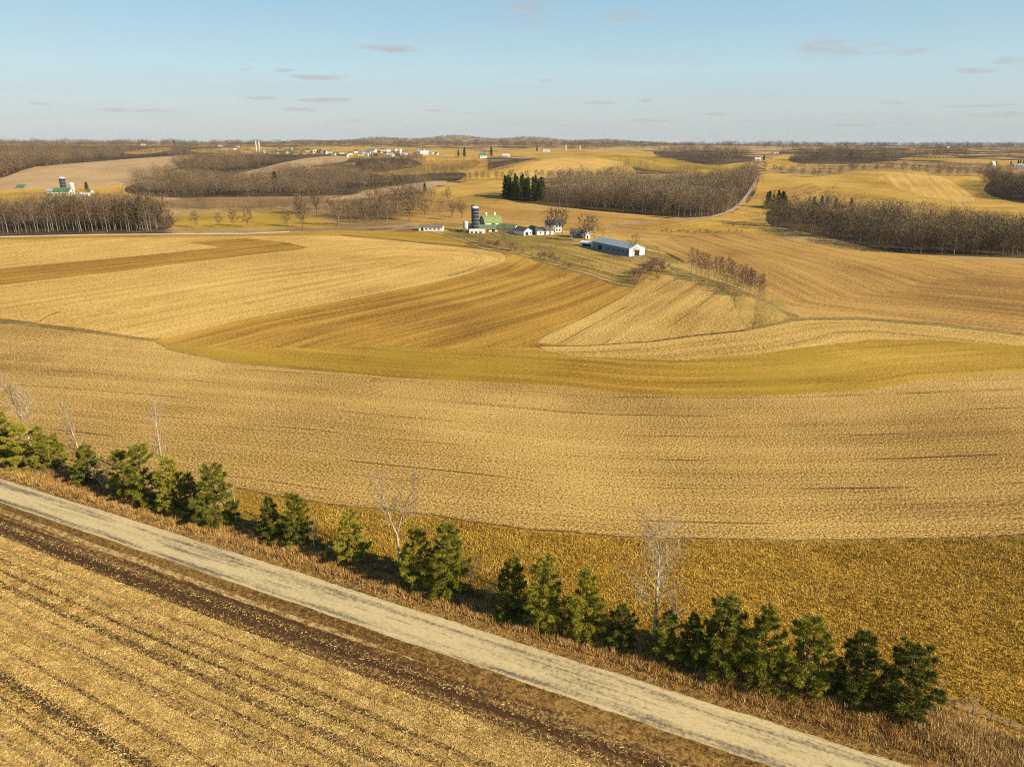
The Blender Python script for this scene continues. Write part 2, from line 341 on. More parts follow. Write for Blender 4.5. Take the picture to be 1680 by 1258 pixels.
reg('field', 'lot', [(690, 385), (700, 379)] + DITCH[1:] + [(1060, 450), (1100, 440), (1130, 447), (1128, 436), (1085, 412), (1062, 394), (1000, 377), (950, 373), (780, 363), (680, 368)], DITCH)
reg('field', 'brown', [(1064, 394), (1150, 387), (1250, 382), (1300, 393), (1400, 405), (1500, 418), (1680, 428), (1930, 440), (1930, 575), (1680, 545), (1540, 530), (1407, 519), (1329, 519), (1290, 502), (1262, 482), (1235, 465), (1132, 432), (1087, 411)], [(1064, 394), (1180, 440), (1290, 500), (1400, 515), (1930, 575)])
reg('field', 'brush', [(1530, 420), (1680, 426), (1930, 436), (1930, 446), (1680, 432), (1540, 425)])
reg('field', 'lot', [(1100, 443), (1134, 446), (1132, 434), (1235, 466), (1262, 482), (1290, 502), (1311, 518), (1296, 526), (1226, 541), (1215, 530), (1206, 508), (1200, 484), (1150, 458)], [(1240, 490), (1235, 540)])
reg('grass_strip', 'grassline', strip([(1100, 440), (1150, 454), (1200, 472), (1245, 490), (1263, 496), (1281, 510), (1311, 521)], 3))
reg('grass_strip', 'pale', strip([(1134, 447), (1190, 463), (1245, 484)], 1.0))
reg('field', 'straw', B2TOP + L_(treeline, (2300, 1930, 1680, 1480, 1000, 500, 250, 0, -260)), [(0, 765), (390, 806), (500, 823), (700, 846), (860, 868), (1020, 881), (1300, 887), (1680, 879), (2200, 850)])
reg('field', 'bean_dark', [(384, 800), (400, 803), (500, 822), (700, 845), (860, 867), (1020, 880), (1150, 884), (1300, 886), (1500, 883), (1680, 878), (2300, 850)] + L_(treeline, (2300, 1680, 1480, 1000, 500, 360)), RG)
reg('soil_strip', 'soil_line', strip([(384, 800), (500, 821), (700, 844), (860, 867), (1020, 880), (1150, 884), (1300, 886), (1500, 883), (1680, 878), (2200, 853)], 1.1, 2.0))
reg('ditch', 'soil', strip([(1528, 1136), (1600, 1164), (1680, 1197), (1850, 1266)], 5, 7))
reg('soil_strip', 'soil_line', strip([(384, 800), (440, 811), (330, 797), (200, 785)], .3))
reg('dirt_track', 'soil_line', strip(TRACK[:5], .8, 1.4))
reg('dirt_track', 'grassline', strip(TRACK[4:], 2.4, 3.2))
reg('soil_strip', 'soil_line', strip([(560, 386), (640, 393), (720, 401), (817, 411)], 1.0))
reg('soil_strip', 'soil_line', strip([(460, 398), (503, 406.5)], .5))
reg('soil_strip', 'soil_line', strip([(775, 414), (788, 419), (791, 426), (783, 436), (765, 445), (735, 453)], .5))
reg('soil_strip', 'soil_line', strip([(63, 528), (80, 518), (100, 511)], .7))
reg('soil_strip', 'soil_line', strip([(883, 563), (888, 553), (914, 540), (960, 520), (1010, 493), (1037, 477)], .55))
reg('grass_strip', 'grassline', strip(B2TOP[:5], 5, 2.2))
reg('grass_strip', 'grassline', strip(B2TOP[4:9], 1.6, .6))
reg('ditch', 'grassline', strip(DITCH, 2.2, 4.5))
reg('ditch', 'pale', strip([(x, y - .5) for x, y in DITCH], .7, 1.3))
# lanes
reg('farm_lane', 'lane', strip([(-260, 397), (0, 388.6), (150, 385.2), (300, 383.8), (400, 383.2), (475, 380.3)], 1.1, .8))
reg('farm_lane', 'track', strip([(475, 380.3), (560, 377), (640, 372), (676, 369)], .8))
reg('field_edge', 'pale', strip([(675, 324), (740, 328), (800, 331), (894, 338), (960, 346), (1041, 353)], .7))
reg('country_road', 'track', strip([(990, 372), (1068, 362.5), (1121, 359), (1150, 357.5), (1170, 355.5)], 1.3, 1.6))
reg('country_road', 'track', [(1167, 354), (1186, 349), (1202, 341), (1213, 332), (1224, 319), (1237, 299), (1243, 284), (1245, 277), (1247, 277), (1246, 285), (1241, 300), (1230, 319), (1219, 333), (1206, 344), (1188, 352.5), (1168, 357)], [(1168, 355), (1204, 342), (1227, 319), (1246, 278)])
reg('farm_lane', 'pale', strip([(960, 386), (990, 392), (1030, 402), (1075, 412)], .9))
reg('farm_lane', 'track', strip([(925, 396), (975, 408), (1030, 424), (1085, 430), (1110, 440)], 1.5))
# roadside
reg('verge', 'verge', L_(treeline, XB) + L_(roadU, XB[::-1]), RG)
reg('verge', 'verge_dark', L_(lambda x: roadU(x) - 9 - .008 * x, XB) + L_(roadU, XB[::-1]), RG)
reg('field', 'straw_near', L_(lambda x: 846 + .352 * x, XB) + [(2300, 2300), (-260, 2300)], RG)
reg('verge', 'verge_dark', L_(roadL, XB) + L_(lambda x: 848 + .353 * x, XB[::-1]), RG)
reg('soil_strip', 'soil', L_(lambda x: 847 + .353 * x, XB) + L_(lambda x: 880 + .386 * x, XB[::-1]), RG)
ROWS = ((897, 900), (913, 920), (934, 937), (953, 963), (979, 982), (999, 1014), (1032, 1035), (1055, 1063), (1099, 1118), (1140, 1144), (1160, 1168), (1194, 1214), (1240, 1245), (1262, 1274), (1310, 1326))
for b0, b1 in ROWS:
    reg('soil_strip', 'soil_row', L_(lambda x: b0 + x * (b0 - 494) / 1000, XB) + L_(lambda x: b1 + x * (b1 - 494) / 1000, XB[::-1]), RG)
reg('straw_strip', 'pale', L_(lambda x: 834 + .362 * x, (-260, 0, 300, 560, 700)) + L_(lambda x: 842.5 + .362 * x, (560, 300, 0, -260)), RG)
reg('road', 'road', L_(roadU, XB) + L_(roadL, XB[::-1]), RG)

def in_poly(P, x, y):
    n = len(P); ins = np.zeros(len(x), bool); j = n - 1
    for i in range(n):
        xi, yi = P[i]; xj, yj = P[j]
        c = ((yi > y) != (yj > y)) & (x < (xj - xi) * (y - yi) / (yj - yi + 1e-12) + xi)
        ins ^= c; j = i
    return ins

def resample(P, step, close=True):
    P = np.asarray(P, float); Q = np.vstack([P, P[:1]]) if close else P
    out = []
    for a, b in zip(Q[:-1], Q[1:]):
        n = max(1, int(np.hypot(*(b - a)) / step)); t = np.arange(n) / n
        out.append(a + (b - a) * t[:, None])
    if not close: out.append(Q[-1:])
    return np.vstack(out)

def smooth_line(P, close=True, it=2):
    """round the corners of a hand-set outline (Chaikin), keeping sharp ends of very long edges"""
    P = np.asarray(P, float)
    for _ in range(it):
        A = P; B = np.roll(P, -1, 0)
        if not close: A, B = P[:-1], P[1:]
        Q = np.empty((2 * len(A), 2)); Q[0::2] = .75 * A + .25 * B; Q[1::2] = .25 * A + .75 * B
        if not close: Q = np.vstack([P[:1], Q, P[-1:]])
        P = Q
    return P

CIRC = [(0, 0)]
verts2, edges2, POLYW = [], [], []
for k_, (name, mat, poly, guide, raw) in enumerate(REG):
    q = np.asarray(poly, float)
    if mat in ('gold', 'olive', 'tan', 'umber', 'brush', 'woodfloor', 'straw_far', 'farland', 'lot'):
        q = smooth_line(q, True, 1)
    q = resample(q, 9)
    if name in ('road', 'verge', 'soil_strip', 'straw_strip', 'dirt_track', 'ditch', 'grass_strip'):
        amp = np.interp(q[:, 1], (350, 600, 900, 1250), (.25, .6, 1.3, 2.2)) * (.6 if name == 'road' else 1.0)
        q[:, 1] += amp * (np.sin(q[:, 0] / 17 + k_ * 2.1) * .4 + np.sin(q[:, 0] / 41 + k_) * .5 + RNG.normal(0, .35, len(q)))
    w = unproj(q[:, 0], q[:, 1])[:, :2]
    # remove jumps to behind a crest
    POLYW.append(w)
    b = len(verts2); verts2.extend(map(tuple, w)); n = len(w)
    edges2.extend((b + i, b + (i + 1) % n) for i in range(n))
# grid of terrain samples, finer where the camera looks
rr = np.exp(np.linspace(math.log(18), math.log(45000), 360))
aa = np.radians(np.concatenate([np.arange(-180, -52, 8), np.arange(-52, 52.01, .5), np.arange(58, 180, 8)]))
RRg, AAg = np.meshgrid(rr, aa)
jit = 1 + .002 * RNG.standard_normal(RRg.shape)
G = np.stack([RRg * jit * np.sin(AAg), RRg * jit * np.cos(AAg)], -1).reshape(-1, 2)
verts2.extend(map(tuple, G)); verts2.append((0.0, 0.0))
cv, ce, cf, *_ = delaunay_2d_cdt([Vector(v) for v in verts2], edges2, [], 0, 1e-3, False)
V2 = np.array([tuple(v) for v in cv]); T = np.array([f for f in cf if len(f) == 3], int)
Z = terr(V2[:, 0], V2[:, 1])
e = np.maximum(.5, np.hypot(V2[:, 0], V2[:, 1]) * .004)
NX = -(terr(V2[:, 0] + e, V2[:, 1]) - terr(V2[:, 0] - e, V2[:, 1])) / (2 * e)
NY = -(terr(V2[:, 0], V2[:, 1] + e) - terr(V2[:, 0], V2[:, 1] - e)) / (2 * e)
NRM = np.stack([NX, NY, np.ones(len(NX))], 1); NRM /= np.linalg.norm(NRM, axis=1, keepdims=True)
cen = V2[T].mean(1)
owner = np.full(len(T), -1)
for k, w in enumerate(POLYW):
    lo, hi = w.min(0), w.max(0)
    c_ = np.nonzero((cen[:, 0] > lo[0]) & (cen[:, 0] < hi[0]) & (cen[:, 1] > lo[1]) & (cen[:, 1] < hi[1]))[0]
    owner[c_[in_poly(w, cen[c_, 0], cen[c_, 1])]] = k
area = np.abs(np.cross(V2[T[:, 1]] - V2[T[:, 0]], V2[T[:, 2]] - V2[T[:, 0]])) / 2

def rows_for(P, guide):
    if guide is None:
        return np.stack([P[:, 0], P[:, 1], np.zeros(len(P))], 1)
    g = resample(np.asarray(guide, float), 25, False)
    if len(guide) > 3: g = smooth_line(g, False, 1)
    g = unproj(g[:, 0], g[:, 1])[:, :2]
    A, B = g[:-1], g[1:]; D = B - A; Ln = np.maximum(np.linalg.norm(D, axis=1), 1e-6); S = np.concatenate([[0], np.cumsum(Ln)])[:-1]
    best = np.full(len(P), 1e18); al = np.zeros(len(P)); ac = np.zeros(len(P)); ns = len(A)
    for i in range(ns):
        q = P - A[i]; u = D[i] / Ln[i]
        t = q @ u; lo = -1e9 if i == 0 else 0; hi = 1e9 if i == ns - 1 else Ln[i]
        tc = np.clip(t, lo, hi)
        dd = q - tc[:, None] * u; ds = (dd ** 2).sum(1)
        side = np.sign(u[0] * q[:, 1] - u[1] * q[:, 0])
        m = ds < best
        best = np.where(m, ds, best); al = np.where(m, S[i] + tc, al); ac = np.where(m, np.sqrt(ds) * side, ac)
    return np.stack([al, ac, np.zeros(len(P))], 1)

def mesh_from(name, V, Fc, mats=None, smooth_=False):
    """fast mesh from numpy arrays: Fc is (n,3) or (n,4)"""
    me = bpy.data.meshes.new(name)
    V = np.asarray(V, np.float32); Fc = np.asarray(Fc, np.int32)
    me.vertices.add(len(V)); me.vertices.foreach_set('co', V.ravel())
    k = Fc.shape[1]
    me.loops.add(Fc.size); me.loops.foreach_set('vertex_index', Fc.ravel())
    me.polygons.add(len(Fc)); me.polygons.foreach_set('loop_start', np.arange(0, Fc.size, k, dtype=np.int32))
    me.polygons.foreach_set('loop_total', np.full(len(Fc), k, np.int32))
    me.polygons.foreach_set('use_smooth', np.full(len(Fc), smooth_, bool))
    me.update(calc_edges=True)
    if mats is not None: me.materials.append(mats)
    return me

def ground_piece(name, mat, tri, guide):
    ids, inv = np.unique(tri, return_inverse=True)
    t = inv.reshape(-1, 3)
    P = np.stack([V2[ids, 0], V2[ids, 1], Z[ids]], 1)
    n = np.cross(P[t[:, 1]] - P[t[:, 0]], P[t[:, 2]] - P[t[:, 0]])[:, 2]
    t[n < 0] = t[n < 0][:, ::-1]
    me = mesh_from(name, P, t, M[mat], True)
    a = me.attributes.new('rows', 'FLOAT_VECTOR', 'POINT'); a.data.foreach_set('vector', rows_for(P[:, :2], guide).astype(np.float32).ravel())
    me.normals_split_custom_set_from_vertices(NRM[ids].tolist())
    o = bpy.data.objects.new(name, me); C.objects.link(o); o['kind'] = 'structure'
    return o

FLOORS = {}
for k, (name, mat, poly, guide, raw) in enumerate(REG):
    s = (owner == k) & (area > 1e-7)
    if s.sum(): ground_piece(name, mat, T[s], guide)
ground_piece('ground', 'farland', T[(owner == -1) & (area > 1e-7)], None)

# ------------------------------------------------------------------ object helpers
def link(name, me, parent=None):
    o = bpy.data.objects.new(name, me); C.objects.link(o)
    if parent: o.parent = parent
    return o

def thing(name, label, cat, loc, rotz=0, scale=1, group=None):
    o = bpy.data.objects.new(name, None); C.objects.link(o)
    o.empty_display_size = .3
    o.location = loc; o.rotation_euler = (0, 0, rotz)
    o.scale = scale if isinstance(scale, tuple) else (scale,) * 3
    o['label'] = label; o['category'] = cat
    if group: o['group'] = group
    return o

class MB:
    """collects boxes, prisms, tubes and slabs into one mesh"""
    def __init__(s): s.v = []; s.f = []
    def add(s, v, f):
        b = len(s.v); s.v += [tuple(map(float, p)) for p in v]; s.f += [tuple(i + b for i in q) for q in f]
    def box(s, x0, x1, y0, y1, z0, z1):
        s.add([(x0, y0, z0), (x1, y0, z0), (x1, y1, z0), (x0, y1, z0), (x0, y0, z1), (x1, y0, z1), (x1, y1, z1), (x0, y1, z1)],
              [(3, 2, 1, 0), (4, 5, 6, 7), (0, 1, 5, 4), (1, 2, 6, 5), (2, 3, 7, 6), (3, 0, 4, 7)])
    def prism(s, pts, x0, x1):
        """profile in (y, z) swept along x"""
        n = len(pts)
        s.add([(x0, y, z) for y, z in pts] + [(x1, y, z) for y, z in pts],
              [tuple(range(n))[::-1], tuple(range(n, 2 * n))] + [(i, (i + 1) % n, n + (i + 1) % n, n + i) for i in range(n)])
    def lathe(s, prof, n=20, cx=0, cy=0):
        v = []; f = []
        for r, z in prof: v += [(cx + r * math.cos(2 * math.pi * i / n), cy + r * math.sin(2 * math.pi * i / n), z) for i in range(n)]
        for k in range(len(prof) - 1): f += [(k * n + i, k * n + (i + 1) % n, (k + 1) * n + (i + 1) % n, (k + 1) * n + i) for i in range(n)]
        f += [tuple(range(n))[::-1], tuple((len(prof) - 1) * n + i for i in range(n))]
        s.add(v, f)
    def build(s, name, mat, parent=None):
        me = bpy.data.meshes.new(name); me.from_pydata(s.v, [], s.f); me.update(); me.materials.append(mat)
        return link(name, me, parent)

# ------------------------------------------------------------------ trees
def seg_mesh(P0, P1, R0, R1, k):
    """tapered prisms round segments"""
    P0, P1 = np.asarray(P0, float), np.asarray(P1, float); R0, R1 = np.asarray(R0, float), np.asarray(R1, float)
    D = P1 - P0; L = np.maximum(np.linalg.norm(D, axis=1, keepdims=True), 1e-6); D = D / L
    ref = np.where(np.abs(D[:, 2:3]) > .9, np.array([[1., 0, 0]]), np.array([[0, 0, 1.]]))
    U = np.cross(D, ref); U /= np.linalg.norm(U, axis=1, keepdims=True); Wv = np.cross(D, U)
    n = len(P0); a = np.arange(k) * 2 * np.pi / k
    ring = U[:, None] * np.cos(a)[None, :, None] + Wv[:, None] * np.sin(a)[None, :, None]
    V = np.concatenate([P0[:, None] + ring * R0[:, None, None], P1[:, None] + ring * R1[:, None, None]], 1).reshape(-1, 3)
    b = (np.arange(n) * 2 * k)[:, None]; i = np.arange(k)[None]; j = (i + 1) % k
    Fq = np.stack([b + i, b + j, b + k + j, b + k + i], -1).reshape(-1, 4)
    return V, Fq

def strip_mesh(P0, P1, w, rng):
    """thin twigs as narrow tapering blades"""
    P0, P1 = np.asarray(P0, float), np.asarray(P1, float); n = len(P0)
    D = P1 - P0; X = rng.standard_normal((n, 3)); S = np.cross(D, X); S /= np.maximum(np.linalg.norm(S, axis=1, keepdims=True), 1e-6)
    S *= np.asarray(w).reshape(-1, 1) / 2
    V = np.stack([P0 - S, P0 + S, P1 + S * .4, P1 - S * .4], 1).reshape(-1, 3)
    return V, np.arange(4 * n).reshape(-1, 4)

def unit(v): return v / max(np.linalg.norm(v), 1e-9)

def branch_tree(seed, H, trunk_r, clear, n1, len1, ang1, n2, n3, forks=1, round_=.8, up=.25, lean=.04):
    """skeleton of a leafless tree: lists of (p0, p1, r0, r1) for trunk, limbs and twigs"""
    rng = np.random.default_rng(seed)
    trunk, limbs, twigs = [], [], []
    def path(p, d, L, r0, r1, ns, wob, upw, out):
        pts = [p]
        for i in range(ns):
            d = unit(d + rng.standard_normal(3) * wob + np.array([0, 0, upw])); q = p + d * L / ns
            ra = r0 + (r1 - r0) * i / ns; rb = r0 + (r1 - r0) * (i + 1) / ns
            out.append((p, q, ra, rb)); p = q; pts.append(p)
        return np.array(pts), d
    stems = []
    if forks == 1:
        stems.append(path(np.zeros(3), unit(np.array([rng.normal(0, lean), rng.normal(0, lean), 1])), H * .93, trunk_r, trunk_r * .12, 9, .05, .12, trunk)[0])
    else:
        hf = H * clear
        b, d = path(np.zeros(3), np.array([0, 0, 1.]), hf, trunk_r, trunk_r * .8, 3, .05, .1, trunk)
        for f in range(forks):
            a = 2 * math.pi * (f + rng.uniform(-.2, .2)) / forks
            d = unit(np.array([math.cos(a) * .42, math.sin(a) * .42, 1]))
            stems.append(path(b[-1], d, (H - hf) * rng.uniform(.8, .98), trunk_r * .62, trunk_r * .08, 7, .09, .1, trunk)[0])
    def along(pts, t):
        x = t * (len(pts) - 1); i = min(int(x), len(pts) - 2); return pts[i] + (pts[i + 1] - pts[i]) * (x - i), unit(pts[i + 1] - pts[i])
    for si, st in enumerate(stems):
        for i in range(n1):
            t = (clear if forks == 1 else .12) + (1 - (clear if forks == 1 else .12)) * (i + rng.uniform(0, .8)) / n1; t = min(t, .98)
            p, d0 = along(st, t)
            a = i * 2.4 + rng.uniform(-.5, .5); hd = np.array([math.cos(a), math.sin(a), 0])
            th = ang1 * rng.uniform(.75, 1.2) * (1 - .45 * t)
            d = unit(d0 * math.cos(th) + hd * math.sin(th))
            Lb = len1 * H * ((1 - t) ** .6 * (1 - round_) + round_ * math.sqrt(max(.02, 1 - ((t - .45) / .62) ** 2))) * rng.uniform(.7, 1.15)
            rb = max(.02, trunk_r * .42 * (1 - t * .75))
            bp, _ = path(p, d, Lb, rb, rb * .2, 4, .12, up * .35, limbs)
            for j in range(n2):
                t2 = .25 + .75 * (j + rng.uniform(0, .9)) / n2; t2 = min(t2, .99)
                p2, d2 = along(bp, t2)
                dd = unit(d2 + rng.standard_normal(3) * .55 + np.array([0, 0, up]))
                L2 = Lb * .42 * (1.15 - t2 * .6) * rng.uniform(.7, 1.2)
                cp, _ = path(p2, dd, L2, rb * .34, rb * .1, 2, .15, up * .3, twigs)
                for k in range(n3):
                    t3 = .2 + .8 * rng.random(); p3, d3 = along(cp, t3)
                    d4 = unit(d3 + rng.standard_normal(3) * .6 + np.array([0, 0, up * .8]))
                    twigs.append((p3, p3 + d4 * L2 * .55 * rng.uniform(.5, 1.1), rb * .14, rb * .04))
    return trunk, limbs, twigs

def arr(S): return [np.array([s[i] for s in S]) for i in range(4)]

def cat_mesh(parts):
    V, Fq, b = [], [], 0
    for v, f in parts: V.append(v); Fq.append(f + b); b += len(v)
    return np.vstack(V), np.vstack(Fq)

BARK = {}
def bark(name, c, c2): BARK[name] = leaf_mat(name, ((.2, c2), (.5, c), (.8, tuple(min(1, x * 1.35) for x in c))), 1.3)
bark('pale_aspen_bark', (.43, .345, .22), (.28, .215, .14))
bark('pale_aspen_twigs', (.37, .275, .155), (.25, .175, .10))
bark('grey_bark', (.17, .12, .08), (.09, .062, .042))
bark('grey_twigs', (.165, .117, .064), (.08, .056, .031))
bark('red_twigs', (.21, .13, .08), (.12, .072, .045))
bark('bush_twigs', (.27, .165, .09), (.15, .09, .05))
bark('tan_twigs', (.20, .145, .078), (.105, .073, .038))
bark('light_trunk_bark', (.215, .16, .105), (.13, .095, .062))

# --- leafless trees near the road, each with a skeleton of its own
def aspen(bx, by, top, label, seed, n1=20, len1=.27, forks=1, clear=.22, tilt=0, r=None, ang=.75, n3=5):
    p = at(bx, by); h = height_for(p, top)
    tk, lb, tw = branch_tree(seed, h, r or .014 * h, clear, n1, len1, ang, 8, n3, forks=forks, round_=.75, up=.22)
    t = thing('bare_tree', label, 'tree', p, random.uniform(0, 6), 1, 'pale leafless trees in the roadside row')
    t.rotation_euler = (0, tilt, 0)
    a = arr(tk); link('trunk', mesh_from('trunk', *seg_mesh(*a, 7), BARK['pale_aspen_bark'], True), t)
    a = arr(lb); b = arr(tw); m1 = seg_mesh(*a, 5); m2 = seg_mesh(b[0], b[1], np.maximum(b[2], .017), np.maximum(b[3], .011), 3)
    me = mesh_from('crown', *cat_mesh([m1, m2]), BARK['pale_aspen_bark']); me.materials.append(BARK['pale_aspen_twigs'])
    me.polygons.foreach_set('material_index', np.concatenate([np.zeros(len(m1[1]), np.int32), np.ones(len(m2[1]), np.int32)]))
    link('crown', me, t)
    return t
aspen(55, 745, 618, 'pale bare tree leaning left behind the two leftmost pines', 11, forks=2, clear=.3, tilt=-.1)
aspen(136, 762, 645, 'slender pale bare tree rising left of a lone shaggy pine and leafless shrub', 12, n1=14, tilt=-.12)
aspen(270, 795, 646, 'tall pale bare tree with bent low boughs between two leaning green pines', 13, n1=18, tilt=-.03, clear=.1)
aspen(655, 925, 768, 'pale bare tree forking into two upright stems beside a pine pair', 14, forks=2, clear=.33, n1=16, len1=.26, tilt=.04)
aspen(1072, 1050, 858, 'largest pale bare tree with wide fan crown rising above low pines', 15, n1=30, len1=.44, clear=.12, ang=.9, n3=7)

def sapling(bx, by, top, label, seed, n1=10, len1=.34, clear=.25, forks=1, name='sapling', cat='sapling', mat='pale_aspen_twigs', group='leafless saplings and shrubs in the roadside row'):
    p = at(bx, by); h = height_for(p, top)
    tk, lb, tw = branch_tree(seed, h, max(.03, .013 * h), clear, n1, len1, .8, 4, 4, forks=forks, round_=.8, up=.2)
    t = thing(name, label, cat, p, random.uniform(0, 6), 1, group)
    a = arr(tk); link('trunk', mesh_from('trunk', *seg_mesh(*a, 6), BARK['pale_aspen_bark'], True), t)
    a = arr(lb + tw); link('crown', mesh_from('crown', *seg_mesh(a[0], a[1], np.maximum(a[2], .014), np.maximum(a[3], .009), 3), BARK[mat]), t)
sapling(88, 770, 728, 'thin white-stemmed sapling in front of the pine beside the leftmost pair', 21, n1=6, len1=.2, clear=.5)
sapling(170, 803, 752, 'leafless grey shrub growing at the right foot of a shaggy pine', 22, forks=3, clear=.15, n1=7, name='shrub', cat='shrub')
sapling(387, 858, 782, 'small pale-stemmed sapling touching the right side of the big rounded pine', 23, n1=8, clear=.35)
sapling(516, 902, 845, 'thin bare sapling standing right of a yellow-green pine pair', 24, n1=9, clear=.25)
sapling(772, 962, 903, 'bushy leafless shrub at the right foot of a large pine pair', 25, forks=4, clear=.12, n1=7, len1=.3, name='shrub', cat='shrub', mat='grey_twigs')
sapling(803, 992, 962, 'low tangle of pale bare branches left of three pines', 26, forks=4, clear=.15, n1=6, len1=.4, name='shrub', cat='shrub')
sapling(1528, 1158, 1105, 'thin bare sapling right of the last pine at the row end', 27, n1=8, clear=.2)
sapling(1592, 1184, 1142, 'small bare shrub on the dark ditch bank past the last pine', 28, forks=3, clear=.15, n1=6, name='shrub', cat='shrub')
sapling(1050, 1072, 1040, 'low leafless shrub with drooping boughs at the foot of the largest bare tree', 29, forks=4, clear=.12, n1=7, len1=.45, name='shrub', cat='shrub', mat='red_twigs')

# --- pines
M['needles'] = leaf_mat('pine_needles', ((.12, (.034, .042, .008)), (.38, (.14, .142, .016)), (.62, (.31, .28, .028)), (.9, (.50, .39, .045))), 1.1, .22)
M['needles_dark'] = leaf_mat('dark_conifer_needles', ((.2, (.025, .04, .012)), (.5, (.06, .085, .02)), (.85, (.14, .16, .035))), .5)
M['pine_bark'] = flat_mat('pine_bark', (.13, .085, .055), (.06, .04, .026), 4, .95, .1, bs=.5)

def pine_meshes(seed, H=8.0, wid=5.0, dens=1.0, shape=.75, gaps=.12):
    rng = np.random.default_rng(seed)
    tk = []; p = np.zeros(3)
    for i in range(8):
        q = np.array([rng.normal(0, .05), rng.normal(0, .05), H * .97 * (i + 1) / 8]); tk.append((p, q, .016 * H * (1 - i / 8.5), .016 * H * (1 - (i + 1) / 8.5))); p = q
    br, TP, TD, TS_ = [], [], [], []
    nw = int(H / .74)
    for wi in range(nw):
        z = H * (.04 + .93 * wi / nw); f = wi / nw
        prof = (1 - f) ** shape * (1 - .28 * math.exp(-(f / .12) ** 2)) * (1.0 if f < .9 else 1.1)
        nb = 7 if f < .7 else 5
        az0 = rng.uniform(0, 6.3)
        for b in range(nb):
            if rng.random() < gaps: continue
            a = az0 + 2 * math.pi * b / nb + rng.uniform(-.3, .3)
            L = max(.35, wid / 2 * prof * rng.uniform(.62, 1.18))
            rise = .12 + .75 * f + rng.normal(0, .08)
            d = unit(np.array([math.cos(a), math.sin(a), rise]))
            p0 = np.array([0, 0, z + rng.normal(0, .1)]); p1 = p0 + d * L + np.array([0, 0, -.06 * L * L * .4])
            br.append((p0, p1, .018 + .012 * L, .008))
            side = np.array([-math.sin(a), math.cos(a), 0])
            nt_ = int((10 + 14 * L) * dens)
            t = 1 - rng.random(nt_) ** 1.7 * .62
            c = p0 + (p1 - p0) * t[:, None] + side * (rng.normal(0, .2, nt_) * L * .7 * (1.25 - t) + rng.normal(0, .1, nt_))[:, None] + np.array([0, 0, 1]) * rng.normal(.05, .09, nt_)[:, None]
            TP.append(c); TD.append(np.tile(d + np.array([0, 0, .35]), (nt_, 1)) + rng.normal(0, .35, (nt_, 3))); TS_.append(np.full(nt_, 1.0))
    for _ in range(5):      # leader
        TP.append(np.array([[0, 0, H * rng.uniform(.9, 1.0)]])); TD.append(np.array([[rng.normal(0, .3), rng.normal(0, .3), 1.]])); TS_.append(np.ones(1))
    P = np.vstack(TP); D = np.vstack(TD); D /= np.linalg.norm(D, axis=1, keepdims=True)
    k = 16
    Pn = np.repeat(P, k, 0); Dn = np.repeat(D, k, 0)
    X = rng.standard_normal(Pn.shape); X /= np.linalg.norm(X, axis=1, keepdims=True)
    N = Dn * .75 + X * .8; N /= np.linalg.norm(N, axis=1, keepdims=True)
    Ls = rng.uniform(.24, .5, len(Pn))[:, None] * (.75 + .03 * H)
    S = np.cross(N, rng.standard_normal(N.shape)); S /= np.linalg.norm(S, axis=1, keepdims=True); S *= rng.uniform(.016, .032, len(Pn))[:, None]
    V = np.stack([Pn - S, Pn + S, Pn + N * Ls], 1).reshape(-1, 3)
    a = arr(tk); t_me = mesh_from('trunk', *seg_mesh(*a, 7), M['pine_bark'], True)
    a = arr(br); b_me = mesh_from('branches', *seg_mesh(*a, 4), M['pine_bark'])
    c_me = mesh_from('crown', V, np.arange(len(V)).reshape(-1, 3), M['needles'])
    return t_me, b_me, c_me, H

